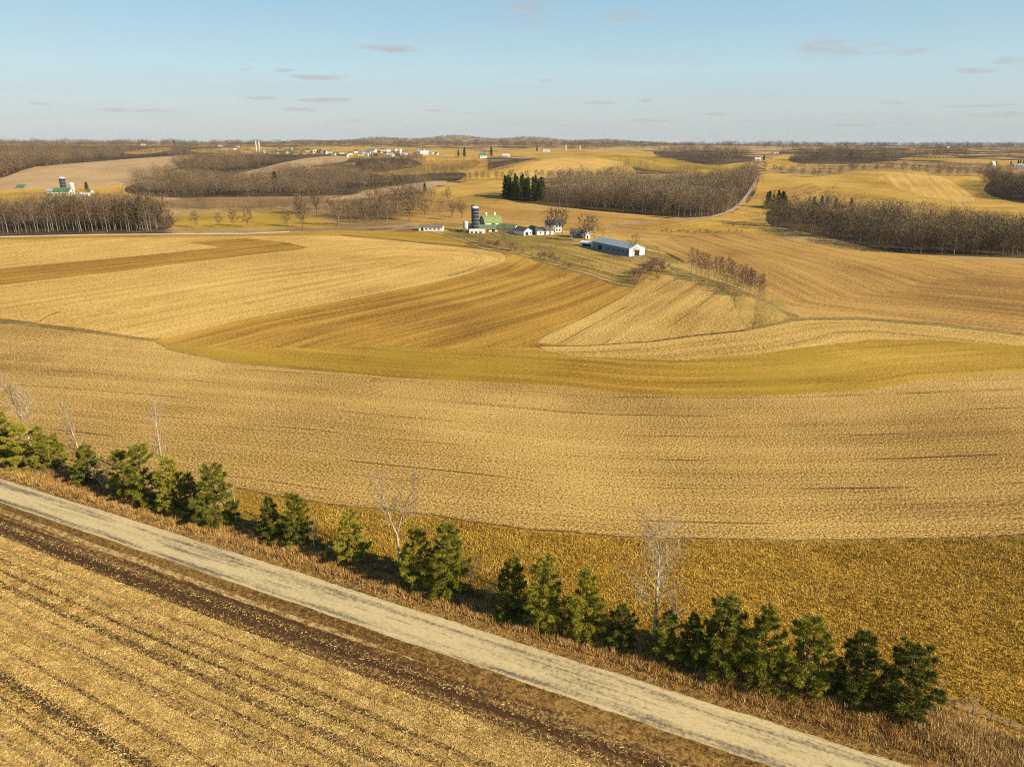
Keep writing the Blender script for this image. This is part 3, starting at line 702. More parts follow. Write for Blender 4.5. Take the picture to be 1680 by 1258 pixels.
PV = [pine_meshes(100 + i, 8.0, 5.4, 1.0, sh, gp) for i, (sh, gp) in enumerate(((.46, .08), (.56, .18), (.38, .06), (.68, .12), (.42, .24)))]
def pine(bx, by, top, wpx, v, label, tilt=0):
    p = at(bx, by); h = height_for(p, top); w = wpx / ppm(p)
    tm, bm_, cm, H = PV[v]
    p = p - np.array([0, 0, .05])
    t = thing('pine_tree', label, 'pine', p, random.uniform(0, 6.28), (w / 4.6, w / 4.6, h / H), 'young pines in the roadside row')
    t.rotation_euler[1] = tilt
    link('trunk', tm, t); link('branches', bm_, t); link('crown', cm, t)
PINES = [
 (2, 757, 660, 68, 1, 'leftmost tall pine cut by the photo edge beside the road'),
 (44, 768, 697, 66, 4, 'broad spreading pine with sagging branches in front of a leaning bare tree'),
 (76, 768, 699, 44, 3, 'dark pine behind a white-stemmed sapling near the left end'),
 (99, 764, 711, 32, 3, 'small dark pine at the right of the left-end cluster'),
 (150, 790, 727, 48, 1, 'lone shaggy pine right of the slender bare tree'),
 (208, 812, 738, 52, 4, 'ragged pine left of the bent-bough bare tree'),
 (240, 824, 730, 64, 4, 'layered pine directly in front of the bent-bough bare tree'),
 (288, 838, 750, 56, 0, 'bright green pine just right of the bent-bough bare tree'),
 (318, 842, 775, 40, 3, 'dark narrow pine in shade between two bright pines'),
 (358, 858, 764, 68, 2, 'big rounded bright pine standing at the gap before a shadow'),
 (447, 884, 814, 48, 3, 'left pine of a small pair, darker on its shaded side'),
 (489, 892, 808, 52, 0, 'yellow-green right pine of a small pair beside a bare sapling'),
 (579, 921, 840, 54, 2, 'solitary conical pine with clear gaps on both sides'),
 (686, 960, 862, 64, 1, 'left pine of a large pair, right of the forked bare tree'),
 (735, 974, 858, 72, 0, 'bright right pine of a large pair beside a leafless shrub'),
 (842, 1006, 910, 58, 1, 'left pine of the trio before the largest bare tree'),
 (893, 1026, 915, 70, 0, 'tallest middle pine of the trio before the largest bare tree'),
 (960, 1044, 930, 66, 1, 'shaggy right pine of the trio before the largest bare tree'),
 (1018, 1060, 992, 52, 4, 'short scruffy pine at the left foot of the largest bare tree'),
 (1092, 1080, 1008, 62, 4, 'low wide pine at the right foot of the largest bare tree'),
 (1132, 1090, 1006, 58, 3, 'dark squat pine between the low wide pine and a tall broad one'),
 (1180, 1102, 978, 88, 0, 'tall broad pine beginning the dense run of the row end'),
 (1245, 1118, 990, 78, 1, 'tall loose-crowned pine second in the dense run'),
 (1316, 1132, 1012, 88, 4, 'wide layered pine in the middle of the dense run'),
 (1399, 1147, 1037, 80, 0, 'rounded pine next to last at the row end'),
 (1482, 1164, 1056, 92, 2, 'rightmost round dense pine ending the roadside row'),
]
for a in PINES: pine(*a)

# --- far leafless trees: shared shapes
def far_tree(seed, H, kind='round', light=False):
    if kind == 'round': tk, lb, tw = branch_tree(seed, H, .019 * H, .2, 15, .40, 1.15, 5, 5, round_=.95, up=.05)
    elif kind == 'tall': tk, lb, tw = branch_tree(seed, H, .013 * H, .33, 15, .27, .9, 5, 5, round_=.9, up=.25)
    elif kind == 'rowt': tk, lb, tw = branch_tree(seed, H, .013 * H, .25, 15, .27, .9, 6, 5, round_=.8, up=.2)
    elif kind == 'fork': tk, lb, tw = branch_tree(seed, H, .024 * H, .2, 9, .29, .95, 5, 5, forks=3, round_=.9, up=.12)
    elif kind == 'bush': tk, lb, tw = branch_tree(seed, H, .02 * H, .1, 5, .45, 1.0, 4, 5, forks=4, round_=.9, up=.2)
    return tk, lb, tw

def shell(rng, n, H, lo, rad, L):
    """short twigs through the outer half of a rounded, lumpy crown"""
    u = rng.uniform(-1, 1, n); a = rng.uniform(0, 6.283, n); k = rng.random(n) ** .35
    lump = 1 + .22 * np.sin(3 * a + seed_of(rng)) * np.sin(2.5 * u + 1) + .12 * np.sin(7 * a + 4 * u)
    r = np.sqrt(1 - u * u) * rad * k * lump; zc = (lo + 1) / 2 * H; hz = (1 - lo) / 2 * H
    P = np.stack([r * np.cos(a), r * np.sin(a), zc + u * hz * k * lump], 1)
    D = np.stack([np.cos(a) * np.sqrt(1 - u * u), np.sin(a) * np.sqrt(1 - u * u), u + .45], 1) + rng.normal(0, .55, (n, 3)); D /= np.linalg.norm(D, axis=1, keepdims=True)
    return P, P + D * rng.uniform(.5, 1.2, n)[:, None] * L
def seed_of(rng): return rng.uniform(0, 6.28)
def far_meshes(seed, H, kind, bk, tw_mat, w=.14):
    tk, lb, tw = far_tree(seed, H, kind); rng = np.random.default_rng(seed)
    a = arr(tk); tm = mesh_from('trunk', *seg_mesh(a[0], a[1], np.maximum(a[2], .05), np.maximum(a[3], .04), 5), BARK[bk], True)
    a = arr(lb); b = arr(tw)
    parts = [seg_mesh(a[0], a[1], np.maximum(a[2], .05), np.maximum(a[3], .035), 3), strip_mesh(b[0], b[1], np.maximum(b[2] * 2, w), rng)]
    if True:
        lo, rad = {'bush': (.0, .45), 'small': (.2, .36), 'round': (.2, .36), 'tall': (.24, .27), 'fork': (.25, .38), 'rowt': (.2, .27)}[kind]
        P, Q = shell(rng, 220, H, lo, rad * H, .08 * H); parts.append(strip_mesh(P, Q, np.full(len(P), w * .8), rng))
    cm = mesh_from('crown', *cat_mesh(parts), BARK[tw_mat])
    return tm, cm, H

FV = {}
for i in range(4):
    FV['round', i] = far_meshes(200 + i, 16, 'round', 'grey_bark', 'grey_twigs', .2)
    FV['tall', i] = far_meshes(220 + i, 18, 'tall', 'light_trunk_bark', 'grey_twigs')
    FV['fork', i] = far_meshes(240 + i, 16, 'fork', 'grey_bark', 'grey_twigs', .26)
    FV['small', i] = far_meshes(320 + i, 16, 'round', 'grey_bark', 'grey_twigs', .34)
    FV['row', i] = far_meshes(260 + i, 13, 'rowt', 'grey_bark', 'red_twigs', .15)
    FV['bush', i] = far_meshes(280 + i, 4, 'bush', 'grey_bark', 'bush_twigs', .12)

NT = [0]
def ftree(px, py, hpx, kind, label, group, cat='tree', name='bare_tree', wid=1.0, pos=None):
    p = at(px, py) if pos is None else pos
    tm, cm, H = FV[kind, random.randrange(4)]
    s = hpx / ppm(p) / H
    t = thing(name, label, cat, p, random.uniform(0, 6.28), (s * wid, s * wid, s), group)
    link('trunk', tm, t); link('crown', cm, t); NT[0] += 1
    return t

# farmstead and lane trees, one by one
for a in [
 (902, 386, 44, 'fork', 'large spreading bare tree in front of the white farmhouse', 1.0),
 (922, 383, 42, 'fork', 'wide bare tree right of the white farmhouse', 1.0),
 (960, 396, 44, 'fork', 'large bare tree over the small white-gabled house', 1.1),
 (975, 392, 37, 'round', 'bare tree beside the yellow bush near the long shed', 1.0),
 (1038, 423, 37, 'round', 'grey bare tree against the white gable of the long shed', .9),
 (829, 408, 40, 'tall', 'lone bare tree on the ditch below the green-roofed barn', 1.1),
 (555, 371, 49, 'fork', 'tall bare tree standing alone by the farm lane', 1.0),
 (620, 362, 65, 'round', 'tallest bare tree of the lane pasture left of the utility pole', .9),
 (652, 352, 60, 'round', 'tall bare tree behind the utility pole', .9),
 (672, 362, 42, 'fork', 'round bare tree between the utility pole and the low white shed', 1.1),
 (742, 361, 29, 'fork', 'small wide bare tree left of the blue silo', 1.1),
 (757, 358, 26, 'fork', 'small leaning bare tree nearest the blue silo', 1.1),
 (735, 332, 22, 'small', 'lone small tree out in the gold field', .8),
 (492, 352, 35, 'fork', 'dark bare tree in front of the brown field', 1.1),
 (520, 352, 42, 'fork', 'bare tree at the right end of the brown field', .9),
 (576, 370, 32, 'fork', 'scrubby bare tree just right of the lone lane tree', 1.0),
 (602, 366, 31, 'fork', 'leaning bare tree left of the tallest pasture tree', 1.0),
 (697, 356, 27, 'small', 'small bare tree above the low white shed', 1.0),
 (283, 377, 30, 'small', 'small bare tree just past the right end of the near wood', 1.0),
 (320, 374, 27, 'small', 'small bare tree left in the green-gold pasture', .9),
 (360, 373, 22, 'small', 'smallest bare tree of the green-gold pasture', .9),
 (385, 372, 27, 'small', 'upright bare tree in the green-gold pasture', 1.0),
 (408, 373, 30, 'small', 'round bare tree near the middle of the green-gold pasture', .9),
 (470, 372, 27, 'small', 'thin bare tree at the right of the green-gold pasture', .9),
 (497, 374, 39, 'fork', 'tall thin bare tree on the pasture corner by the lane', .9)]:
    ftree(a[0], a[1], a[2], a[3], a[4], 'bare trees round the farmstead and pasture', wid=a[5])

# row of trees on the bank
for i, (x, y) in enumerate(zip(np.concatenate([np.linspace(1135, 1192, 9), np.linspace(1200, 1247, 11)]), np.concatenate([np.linspace(449, 464, 9), np.linspace(467, 489, 11)]))):
    ftree(x + random.uniform(-1.5, 1.5), y, random.uniform(36, 44), 'row', 'slender reddish bare tree in the straight row on the field bank', 'row of trees on the field bank', wid=.95)

# bushes along the ditch and by the shed
for (x, y, h, l) in [(790, 400, 12, 'b'), (802, 404, 10, 'b'), (815, 407, 12, 'b'), (838, 411, 14, 'b'), (846, 413, 10, 'b'), (858, 417, 8, 'b'), (893, 425, 13, 'b'), (903, 428, 14, 'b'), (912, 431, 12, 'b'), (926, 437, 9, 'b'), (934, 440, 8, 'b'), (873, 420, 6, 'b'), (885, 424, 9, 'b')]:
    ftree(x, y, h, 'bush', 'rounded brown leafless bush on the ditch below the barns', 'bushes on the farm ditch', 'bush', 'bush', wid=1.5)
for (x, y, h) in [(1040, 466, 12), (1047, 462, 14), (1050, 456, 18), (1056, 450, 18), (1062, 447, 19), (1068, 443, 17), (1073, 438, 14), (1080, 435, 12), (1088, 436, 9), (1097, 440, 7)]:
    ftree(x, y, h, 'bush', 'reddish leafless bush in the thicket below the long shed', 'thicket below the long shed', 'bush', 'bush', wid=1.25)
for i in range(16):
    ftree(random.uniform(1036, 1090), random.uniform(434, 462), random.uniform(8, 14), 'bush', 'reddish leafless bush in the thicket below the long shed', 'thicket below the long shed', 'bush', 'bush', wid=1.4) if i < 10 else None
    ftree(1085 + 9 * i + random.uniform(-3, 3), random.choice((380, 381, 372, 383)) + random.uniform(-1, 1), random.uniform(3, 6), 'bush', 'small brown bush in the brushy line across the field behind the shed', 'brushy line behind the long shed', 'bush', 'bush', wid=1.7)

# individual trees along the front of the woods and in the hedges
def tree_line(pts, n, h, kind, label, group, jy=1.0, wid=1.0, hv=.2):
    P = resample(np.asarray(pts, float), .5, False)
    for i in range(n):
        q = P[min(len(P) - 1, int((i + random.random() * .8) / n * len(P)))]
        ftree(q[0], q[1] - random.random() * jy, h * random.uniform(1 - hv, 1 + hv), kind, label, group, wid=wid * random.uniform(.85, 1.15))
tree_line([(-5, 383.5), (150, 381), (262, 379.5)], 52, 50, 'tall', 'grey bare tree with pale trunk along the roadside front of the near wood', 'front trees of the near wood', 5, 1.0)
tree_line([(195, 378.5), (272, 375)], 7, 52, 'fork', 'broad many-limbed bare tree at the right end of the near wood', 'broad trees ending the near wood', 3, 1.05)
tree_line([(1256, 369), (1297, 375), (1358, 388), (1417, 404), (1471, 413), (1525, 418), (1685, 423)], 56, 42, 'round', 'grey bare tree on the front edge of the wood right of the fields', 'front trees of the right wood', 6, 1.0)
tree_line([(895, 335.5), (950, 342), (1040, 351), (1100, 355), (1150, 357), (1190, 351), (1212, 335)], 34, 34, 'tall', 'grey bare tree on the front edge of the wood behind the farm', 'front trees of the middle wood', 2, 1.2)
tree_line([(1249, 278), (1318, 289), (1345, 291), (1404, 282), (1466, 279.5), (1551, 289), (1640, 291)], 26, 12, 'small', 'small bare tree in the hedge along the right hill crest', 'hedge on the right hill crest', .5, 1.2)
tree_line([(755, 297), (840, 295), (905, 294), (1010, 292)], 24, 13, 'small', 'small bare tree in the hedge below the round gold hill', 'hedge below the round gold hill', .5, 1.0)
print('individual far trees', NT[0])

# --- woods: one object each, far-off masses of bare trees
def lite(seed, H, kind):
    rng = np.random.default_rng(seed)
    if kind == 'round': tk, lb, tw = branch_tree(seed, H, .015 * H, .22, 9, .34, 1.0, 2, 1, round_=.95, up=.1); lo, rad = rng.uniform(.16, .3), H * rng.uniform(.29, .40)
    else: tk, lb, tw = branch_tree(seed, H, .013 * H, .32, 9, .26, .85, 2, 1, round_=.9, up=.2); lo, rad = rng.uniform(.3, .42), H * rng.uniform(.2, .27)
    a = arr(tk); b = arr(lb); c = arr(tw); P, Q = shell(rng, 170, H, lo, rad, .085 * H)
    return cat_mesh([strip_mesh(a[0], a[1], np.maximum(a[2] * 1.6, .18), rng), strip_mesh(b[0], b[1], np.maximum(b[2] * 1.8, .13), rng), strip_mesh(c[0], c[1], np.full(len(c[0]), .13), rng), strip_mesh(P, Q, np.full(len(P), .15), rng)])
LITE = {k: [lite(300 + i + 20 * j, 16, k) for i in range(8)] for j, k in enumerate(('round', 'tall'))}

def wood(name, label, poly, step, H, kind, mat, hv=.25, rows=None, sparse=1.0, wcl=1.0):
    """trees spread over the footprint (photo pixels of the ground)"""
    poly = np.asarray(poly, float)
    x0, y0 = poly.min(0); x1, y1 = poly.max(0)
    sx, sy = step
    gx, gy = np.meshgrid(np.arange(x0, x1, sx), np.arange(y0, y1, sy))
    gx = (gx + RNG.uniform(-.5, .5, gx.shape) * sx).ravel(); gy = (gy + RNG.uniform(-.5, .5, gy.shape) * sy).ravel()
    # ragged margins: the outline wanders by a tree or two
    wx = gx + sx * 1.6 * np.sin(gy / 5.3 + gx / 23) ; wy = gy + sy * 1.3 * np.sin(gx / 11.0) * np.sin(gx / 29 + 1) + np.abs(RNG.normal(0, sy * .7, len(gx)))
    k = in_poly(poly, wx, wy) & (RNG.random(len(gx)) < sparse)
    P = unproj(gx[k], gy[k]); k2 = np.hypot(P[:, 0], P[:, 1]) < 25000; P = P[k2]
    Vs, Fs, Ts, b = [], [], [], 0
    for p in P:
        v, f = LITE[kind][RNG.integers(8)]
        lf = .5 + .5 * math.sin(p[0] / 31 + 1.3 * math.sin(p[1] / 47)) * math.sin(p[1] / 39 + .8)
        a = RNG.uniform(0, 6.28); s = H / 16 * RNG.uniform(1 - hv, 1 + hv) * (.7 + .38 * lf); w = s * wcl * RNG.uniform(.85, 1.35)
        c, sn = math.cos(a) * w, math.sin(a) * w
        q = np.stack([v[:, 0] * c - v[:, 1] * sn + p[0], v[:, 0] * sn + v[:, 1] * c + p[1], v[:, 2] * s + p[2] - .2], 1)
        Vs.append(q); Fs.append(f + b); b += len(q); Ts.append(np.full(len(q), RNG.normal(0, .24), np.float32))
    me = mesh_from(name, np.vstack(Vs), np.vstack(Fs), BARK[mat])
    me.attributes.new('tone', 'FLOAT', 'POINT').data.foreach_set('value', np.concatenate(Ts))
    o = link(name, me); o['kind'] = 'stuff'; o['label'] = label; o['category'] = 'woods'
    print(name, label[:40], len(P), len(me.polygons))

wood('woods', 'near wood of grey bare trees behind the pale farm lane', [(-120, 385), (0, 380), (150, 378), (262, 376), (284, 370), (284, 362), (200, 363), (100, 364), (-120, 366)], (9, 2.8), 19, 'tall', 'grey_twigs')
wood('woods', 'dark bare wood right of the fields below the gold hill', [(1262, 367), (1300, 372), (1358, 384), (1417, 400), (1471, 409), (1525, 414), (1680, 419), (1800, 424), (1800, 392), (1680, 385), (1560, 381), (1450, 367), (1380, 352), (1330, 346), (1262, 343)], (10, 3.4), 16, 'round', 'grey_twigs', hv=.32)
wood('woods', 'wide bare wood behind the farm along the country road', [(897, 333), (950, 339), (1040, 348), (1100, 352), (1150, 354), (1188, 348), (1210, 333), (1234, 305), (1243, 290), (1200, 297), (1100, 302), (1000, 306), (930, 307), (897, 312)], (9, 2.6), 20, 'round', 'tan_twigs', wcl=1.0)
wood('woods', 'long bare wood in the valley left of the farm', [(205, 306), (207, 317), (280, 325), (420, 324), (512, 322), (560, 320), (600, 311), (700, 297), (748, 298), (768, 286), (745, 283), (680, 288), (600, 288), (540, 275), (475, 286), (380, 299), (290, 289)], (8, 2.3), 17, 'round', 'grey_twigs', wcl=1.1)
wood('woods', 'bare wood between the tan hill field and the pale strip field', [(285, 273), (330, 288), (375, 289), (480, 267), (560, 254), (420, 255), (330, 258), (302, 265)], (7, 1.7), 18, 'round', 'grey_twigs')
wood('woods', 'bare wood under the far village', [(580, 268), (602, 285), (700, 271), (668, 258), (602, 261)], (7, 1.7), 15, 'round', 'grey_twigs')
wood('woods', 'broad bare wood over the hills at far left', [(-120, 296), (0, 295), (42, 278), (100, 271), (225, 261), (300, 256), (325, 254), (420, 249), (420, 244), (290, 243), (270, 250), (222, 255), (192, 252), (250, 240), (-120, 238.5)], (7, 1.5), 20, 'round', 'grey_twigs')
wood('woods', 'far bare wood behind the curving gold field', [(1075, 254), (1120, 261), (1165, 271), (1236, 263), (1243, 257), (1160, 251), (1075, 248)], (7, 1.4), 22, 'round', 'grey_twigs', wcl=1.2)
wood('woods', 'far bare wood behind the right hill crest', [(1292, 265), (1340, 268), (1465, 267), (1475, 261), (1590, 264), (1590, 259), (1400, 256), (1300, 257)], (7, 1.4), 22, 'round', 'grey_twigs', wcl=1.2)
wood('woods', 'bare wood at the right photo edge', [(1613, 315), (1680, 332), (1800, 338), (1800, 306), (1680, 300), (1625, 298)], (6, 2), 16, 'round', 'grey_twigs')
wood('woods', 'roadside trees down the far side of the country road', [(1195, 345), (1214, 330), (1232, 304), (1240, 285), (1243, 277), (1236, 277), (1222, 295), (1200, 310), (1180, 330)], (6, 2), 16, 'round', 'red_twigs')
wood('woods', 'scattered brushy trees over the far gold strips', [(600, 284), (680, 262), (800, 252), (830, 258), (800, 275), (752, 298), (700, 286)], (7, 3), 10, 'round', 'red_twigs', sparse=.7)
wood('woods', 'loose hedge trees up the left side of the round gold hill', [(752, 296), (800, 282), (870, 262), (900, 257), (905, 260), (860, 274), (800, 292)], (5, 2), 9, 'round', 'red_twigs', sparse=.8)
wood('woods', 'loose trees on the right side of the round gold hill', [(1005, 266), (1050, 275), (1110, 284), (1150, 292), (1100, 298), (1060, 290), (1030, 278)], (6, 2), 11, 'round', 'tan_twigs', sparse=.8)
wood('woods', 'grey brush covering the pasture behind the right hill crest', [(1250, 276), (1300, 273), (1400, 271), (1470, 268), (1600, 272), (1680, 280), (1680, 290), (1551, 286), (1466, 277), (1404, 279), (1330, 288)], (7, 2), 8, 'round', 'tan_twigs', sparse=.7)
wood('woods', 'dark brush along the far side of the pasture', [(285, 342), (400, 340), (520, 338), (600, 336), (600, 344), (520, 346), (400, 348), (285, 348)], (7, 2), 9, 'round', 'grey_twigs', sparse=.6)
wood('woods', 'reedy brush strip between the brown field and the pasture', [(285, 345), (400, 343), (520, 342), (640, 338), (690, 345), (690, 360), (600, 362), (540, 352), (400, 349), (285, 351)], (7, 2.2), 7, 'round', 'tan_twigs', sparse=.75)
wood('woods', 'bare brush round the pasture trees by the farm lane', [(545, 364), (600, 340), (660, 318), (700, 306), (745, 299), (690, 330), (760, 350), (690, 358), (640, 366)], (9, 3), 14, 'round', 'grey_twigs', sparse=.65)
wood('distant_woods', 'dark wooded band along the whole horizon', [(-120, 240), (1800, 246), (1800, 238.5), (1300, 238), (1000, 236.6), (500, 236), (-120, 236)], (5, .8), 22, 'round', 'grey_twigs', sparse=.7, wcl=2.0)
wood('woods', 'bare yard trees among the village houses', [(430, 253), (520, 250), (600, 255), (700, 258), (720, 254), (600, 249), (500, 247), (430, 249)], (8, 1.8), 10, 'round', 'grey_twigs', sparse=.5)
wood('distant_woods', 'scattered hedgerows over the far farmland', [(420, 247), (900, 246), (1080, 250), (1300, 252), (1680, 262), (1800, 256), (1800, 246), (1200, 243), (420, 243)], (9, 1.8), 15, 'round', 'grey_twigs', sparse=.5, wcl=1.5)

# wooded ridge on the horizon, raised by the terrain
def ridge(label, a0, a1, d0, d1, n, H):
    Vs, Fs, b = [], [], 0
    A = RNG.uniform(a0, a1, n); D = RNG.uniform(d0, d1, n)
    for a_, d in zip(A, D):
        x, y = d * math.sin(a_), d * math.cos(a_); z = float(terr(x, y))
        v, f = LITE['round'][RNG.integers(5)]; s = H / 16 * RNG.uniform(.8, 1.2); w = s * 2.6
        q = np.stack([v[:, 0] * w + x, v[:, 1] * w + y, v[:, 2] * s + z], 1); Vs.append(q); Fs.append(f + b); b += len(q)
    o = link('distant_woods', mesh_from('distant_woods', np.vstack(Vs), np.vstack(Fs), BARK['grey_twigs'])); o['kind'] = 'stuff'; o['label'] = label; o['category'] = 'woods'
ridge('bare woods on the low ridge behind the village', -.29, .19, 7000, 10500, 2200, 19)

# --- far conifers
def spruce_meshes(seed, H=16.0, wid=6.0):
    t, b, c, h = pine_meshes(seed, H, wid, .5, .8, .1)
    c.materials.clear(); c.materials.append(M['needles_dark'])
    return t, c, H
def bulk_crown(seed, H=16., wid=6.5, n=1500):
    rng = np.random.default_rng(seed)
    z = rng.random(n) ** .8; r = wid / 2 * (1 - z) ** .75 * np.sqrt(rng.random(n)) * (.8 + .3 * np.sin(z * 34)); a = rng.uniform(0, 6.283, n)
    P = np.stack([r * np.cos(a), r * np.sin(a), .06 * H + z * .93 * H], 1)
    D = np.stack([np.cos(a), np.sin(a), rng.uniform(-.3, .6, n)], 1) + rng.normal(0, .4, (n, 3)); D /= np.linalg.norm(D, axis=1, keepdims=True)
    S = np.cross(D, rng.standard_normal((n, 3))); S /= np.linalg.norm(S, axis=1, keepdims=True)
    S *= rng.uniform(.12, .3, n)[:, None]; L = rng.uniform(.6, 1.3, n)[:, None]
    V = np.stack([P - S, P + S, P + D * L], 1).reshape(-1, 3)
    tm = mesh_from('trunk', *seg_mesh([[0, 0, 0]], [[0, 0, H * .95]], [.25], [.05], 6), M['pine_bark'])
    return tm, mesh_from('crown', V, np.arange(3 * n).reshape(-1, 3), M['needles_dark']), H
SV = [bulk_crown(400 + i) for i in range(4)]
def conifer(px, py, hpx, label, group, wid=1.0):
    p = at(px, py); tm, cm, H = SV[random.randrange(4)]; s = hpx / ppm(p) / H
    t = thing('conifer', label, 'conifer', p, random.uniform(0, 6.28), (s * wid, s * wid, s), group)
    link('trunk', tm, t); link('crown', cm, t)
conifer(1103, 358, 23, 'round dark evergreen at the foot of the middle wood beside the road', 'far evergreens', 1.5)
conifer(452, 309, 26, 'big dark evergreen standing alone inside the valley wood', 'far evergreens', 1.4)
conifer(697, 316, 15, 'small dark evergreen on the hedge at the gold field corner', 'far evergreens', 1.4)
conifer(143, 313, 14, 'evergreen beside the white silo of the far left farm', 'far evergreens', 1.6)
conifer(762, 259, 17, 'pointed evergreen left of the green-roofed house on the skyline', 'far evergreens', 1.0)
conifer(752, 258, 12, 'smaller evergreen left of the pointed one on the skyline', 'far evergreens', 1.1)
conifer(806, 258, 17, 'tall narrow evergreen right of the green-roofed house', 'far evergreens', 1.0)
conifer(881, 249, 10, 'single evergreen over the far tan fields', 'far evergreens', 1.0)
conifer(1396, 340, 14, 'small evergreen apart at the back of the right wood', 'far evergreens', 1.4)
conifer(287, 241, 11, 'dark spire of an evergreen on the left skyline', 'far evergreens', 1.1)
conifer(1395, 262, 15, 'dark evergreen rising from the wood behind the right hill', 'far evergreens', 1.3)
conifer(1253, 264, 9, 'evergreen beside the white shed on the road crest', 'far evergreens', 1.4)
for i in range(34):
    x = random.uniform(828, 892); conifer(x, random.uniform(318, 326 + (x - 828) * .1), random.uniform(26, 34), 'tall green pine in the plantation block beside the middle wood', 'pine plantation block', .95)
for i in range(9):
    conifer(random.uniform(1256, 1290), random.uniform(334, 343), random.uniform(20, 27), 'dark evergreen in the clump at the left end of the right wood', 'evergreens ending the right wood', 1.1)
for i in range(10):
    conifer(random.uniform(1328, 1374), random.uniform(334, 340), random.uniform(12, 18), 'dark evergreen in the line along the back of the right wood', 'evergreens behind the right wood', 1.3)
for i in range(5):
    conifer(random.uniform(1618, 1680), random.uniform(270, 275), random.uniform(6, 9), 'dark evergreen round the far right farmhouse', 'evergreens round the far right house', 1.3)

# yellow willow bush by the shed
tmY = far_meshes(500, 6, 'bush', 'tan_twigs', 'tan_twigs', .1)
bark('yellow_twigs', (.62, .36, .03), (.4, .22, .02))
cm = tmY[1].copy(); cm.materials.clear(); cm.materials.append(BARK['yellow_twigs'])
p = at(988, 389); t = thing('yellow_bush', 'bright yellow bush right of the farmyard trees', 'bush', p, 0, 17 / ppm(p) / 6)
link('trunk', tmY[0], t); link('crown', cm, t)

# ------------------------------------------------------------------ buildings
def bmat(name, c, c2=None, **k): M[name] = flat_mat(name, c, c2, **k); return M[name]
WHITE = bmat('white_boards', (.80, .78, .72), (.68, .66, .6), scale=1.2, stretch=(1, 1, .15))
CREAM = bmat('cream_boards', (.74, .66, .5), (.6, .52, .38), scale=1.0)
GREYR = bmat('grey_steel_roof', (.42, .46, .46), (.32, .36, .36), scale=.8, rough=.5, spec=.4, stretch=(.2, 3, 1))
DARKR = bmat('dark_shingles', (.11, .11, .11), (.07, .07, .075), scale=2.5)
BROWNR = bmat('brown_shingles', (.24, .18, .13), (.16, .12, .09), scale=2.5)
GREENR = bmat('green_steel_roof', (.235, .29, .085), (.175, .22, .07), scale=.7, rough=.6, stretch=(.3, 3, 1))
DULLG = bmat('faded_green_roof', (.17, .21, .10), (.11, .15, .075), scale=.7, stretch=(.3, 3, 1))
DEEPG = bmat('deep_green_roof', (.07, .20, .10), (.05, .15, .08), scale=.7)
BLUER = bmat('blue_roof', (.07, .19, .30), (.05, .14, .24), scale=.7)
BLUEGL = bmat('blue_glass_lined_steel', (.030, .048, .075), (.02, .034, .055), scale=1.0, rough=.28, spec=.5)
STAVE = bmat('pale_concrete_staves', (.58, .56, .49), (.45, .43, .37), scale=1.5)
STEEL = bmat('galvanised_steel', (.5, .53, .52), (.38, .41, .4), scale=1.0, rough=.45, spec=.5)
DARKW = bmat('dark_opening', (.03, .028, .026), (.02, .02, .02), scale=2)
SIDING_SHADE = bmat('blue_grey_siding_and_shade', (.22, .26, .28), (.17, .2, .22), scale=1, stretch=(2, 2, .2))  # siding of the small houses; also painted shade on the shed and barn
REDD = bmat('red_paint', (.33, .06, .035), (.22, .05, .03), scale=2)
WOODP = bmat('weathered_wood', (.3, .24, .17), (.2, .155, .11), scale=2)

def gable(name, label, cat, loc, L, Wd, eave, ridge_, rot, wall, roof, side=None, doors=(), windows=(), chimney=False, over=.5, group=None, simple=False):
    """gabled building: length along x. doors/windows: (face, offset, width, z0, z1); faces: s (-y), n (+y), e (+x), w (-x)"""
    t = thing(name, label, cat, (loc[0], loc[1], loc[2] - .15), rot, 1, group)
    b = MB(); b.prism([(-Wd / 2, 0), (Wd / 2, 0), (Wd / 2, eave), (0, ridge_), (-Wd / 2, eave)], -L / 2, L / 2); b.build('wall', wall, t)
    b = MB(); sl = (ridge_ - eave) / (Wd / 2); th = .18; o = over
    for s in (-1, 1):
        b.prism([(0, ridge_ + .02), (s * (Wd / 2 + o), eave - sl * o + .02), (s * (Wd / 2 + o), eave - sl * o + .02 + th), (0, ridge_ + .02 + th)][::s], -L / 2 - o, L / 2 + o)
    rf = b.build('roof', roof, t)
    if chimney:
        b = MB(); b.box(-L * .2, -L * .2 + .7, -.35, .35, ridge_ - .4, ridge_ + 1.1); b.build('chimney', WHITE, rf)
    def panel(face, off, w, z0, z1, nm, mat):
        b = MB(); e_ = .06
        if face == 's': b.box(off - w / 2, off + w / 2, -Wd / 2 - e_, -Wd / 2 + .05, z0, z1)
        elif face == 'n': b.box(off - w / 2, off + w / 2, Wd / 2 - .05, Wd / 2 + e_, z0, z1)
        elif face == 'e': b.box(L / 2 - .05, L / 2 + e_, off - w / 2, off + w / 2, z0, z1)
        else: b.box(-L / 2 - e_, -L / 2 + .05, off - w / 2, off + w / 2, z0, z1)
        return b.build(nm, mat, t)
    for d in doors: panel(*d, 'door', DARKW)
    for d in windows: panel(*d, 'window', DARKW)
    return t

def between(a, b_):
    pa, pb = at(*a), at(*b_); m = (pa + pb) / 2; d = pb - pa
    return m, float(np.hypot(d[0], d[1])), math.atan2(d[1], d[0])

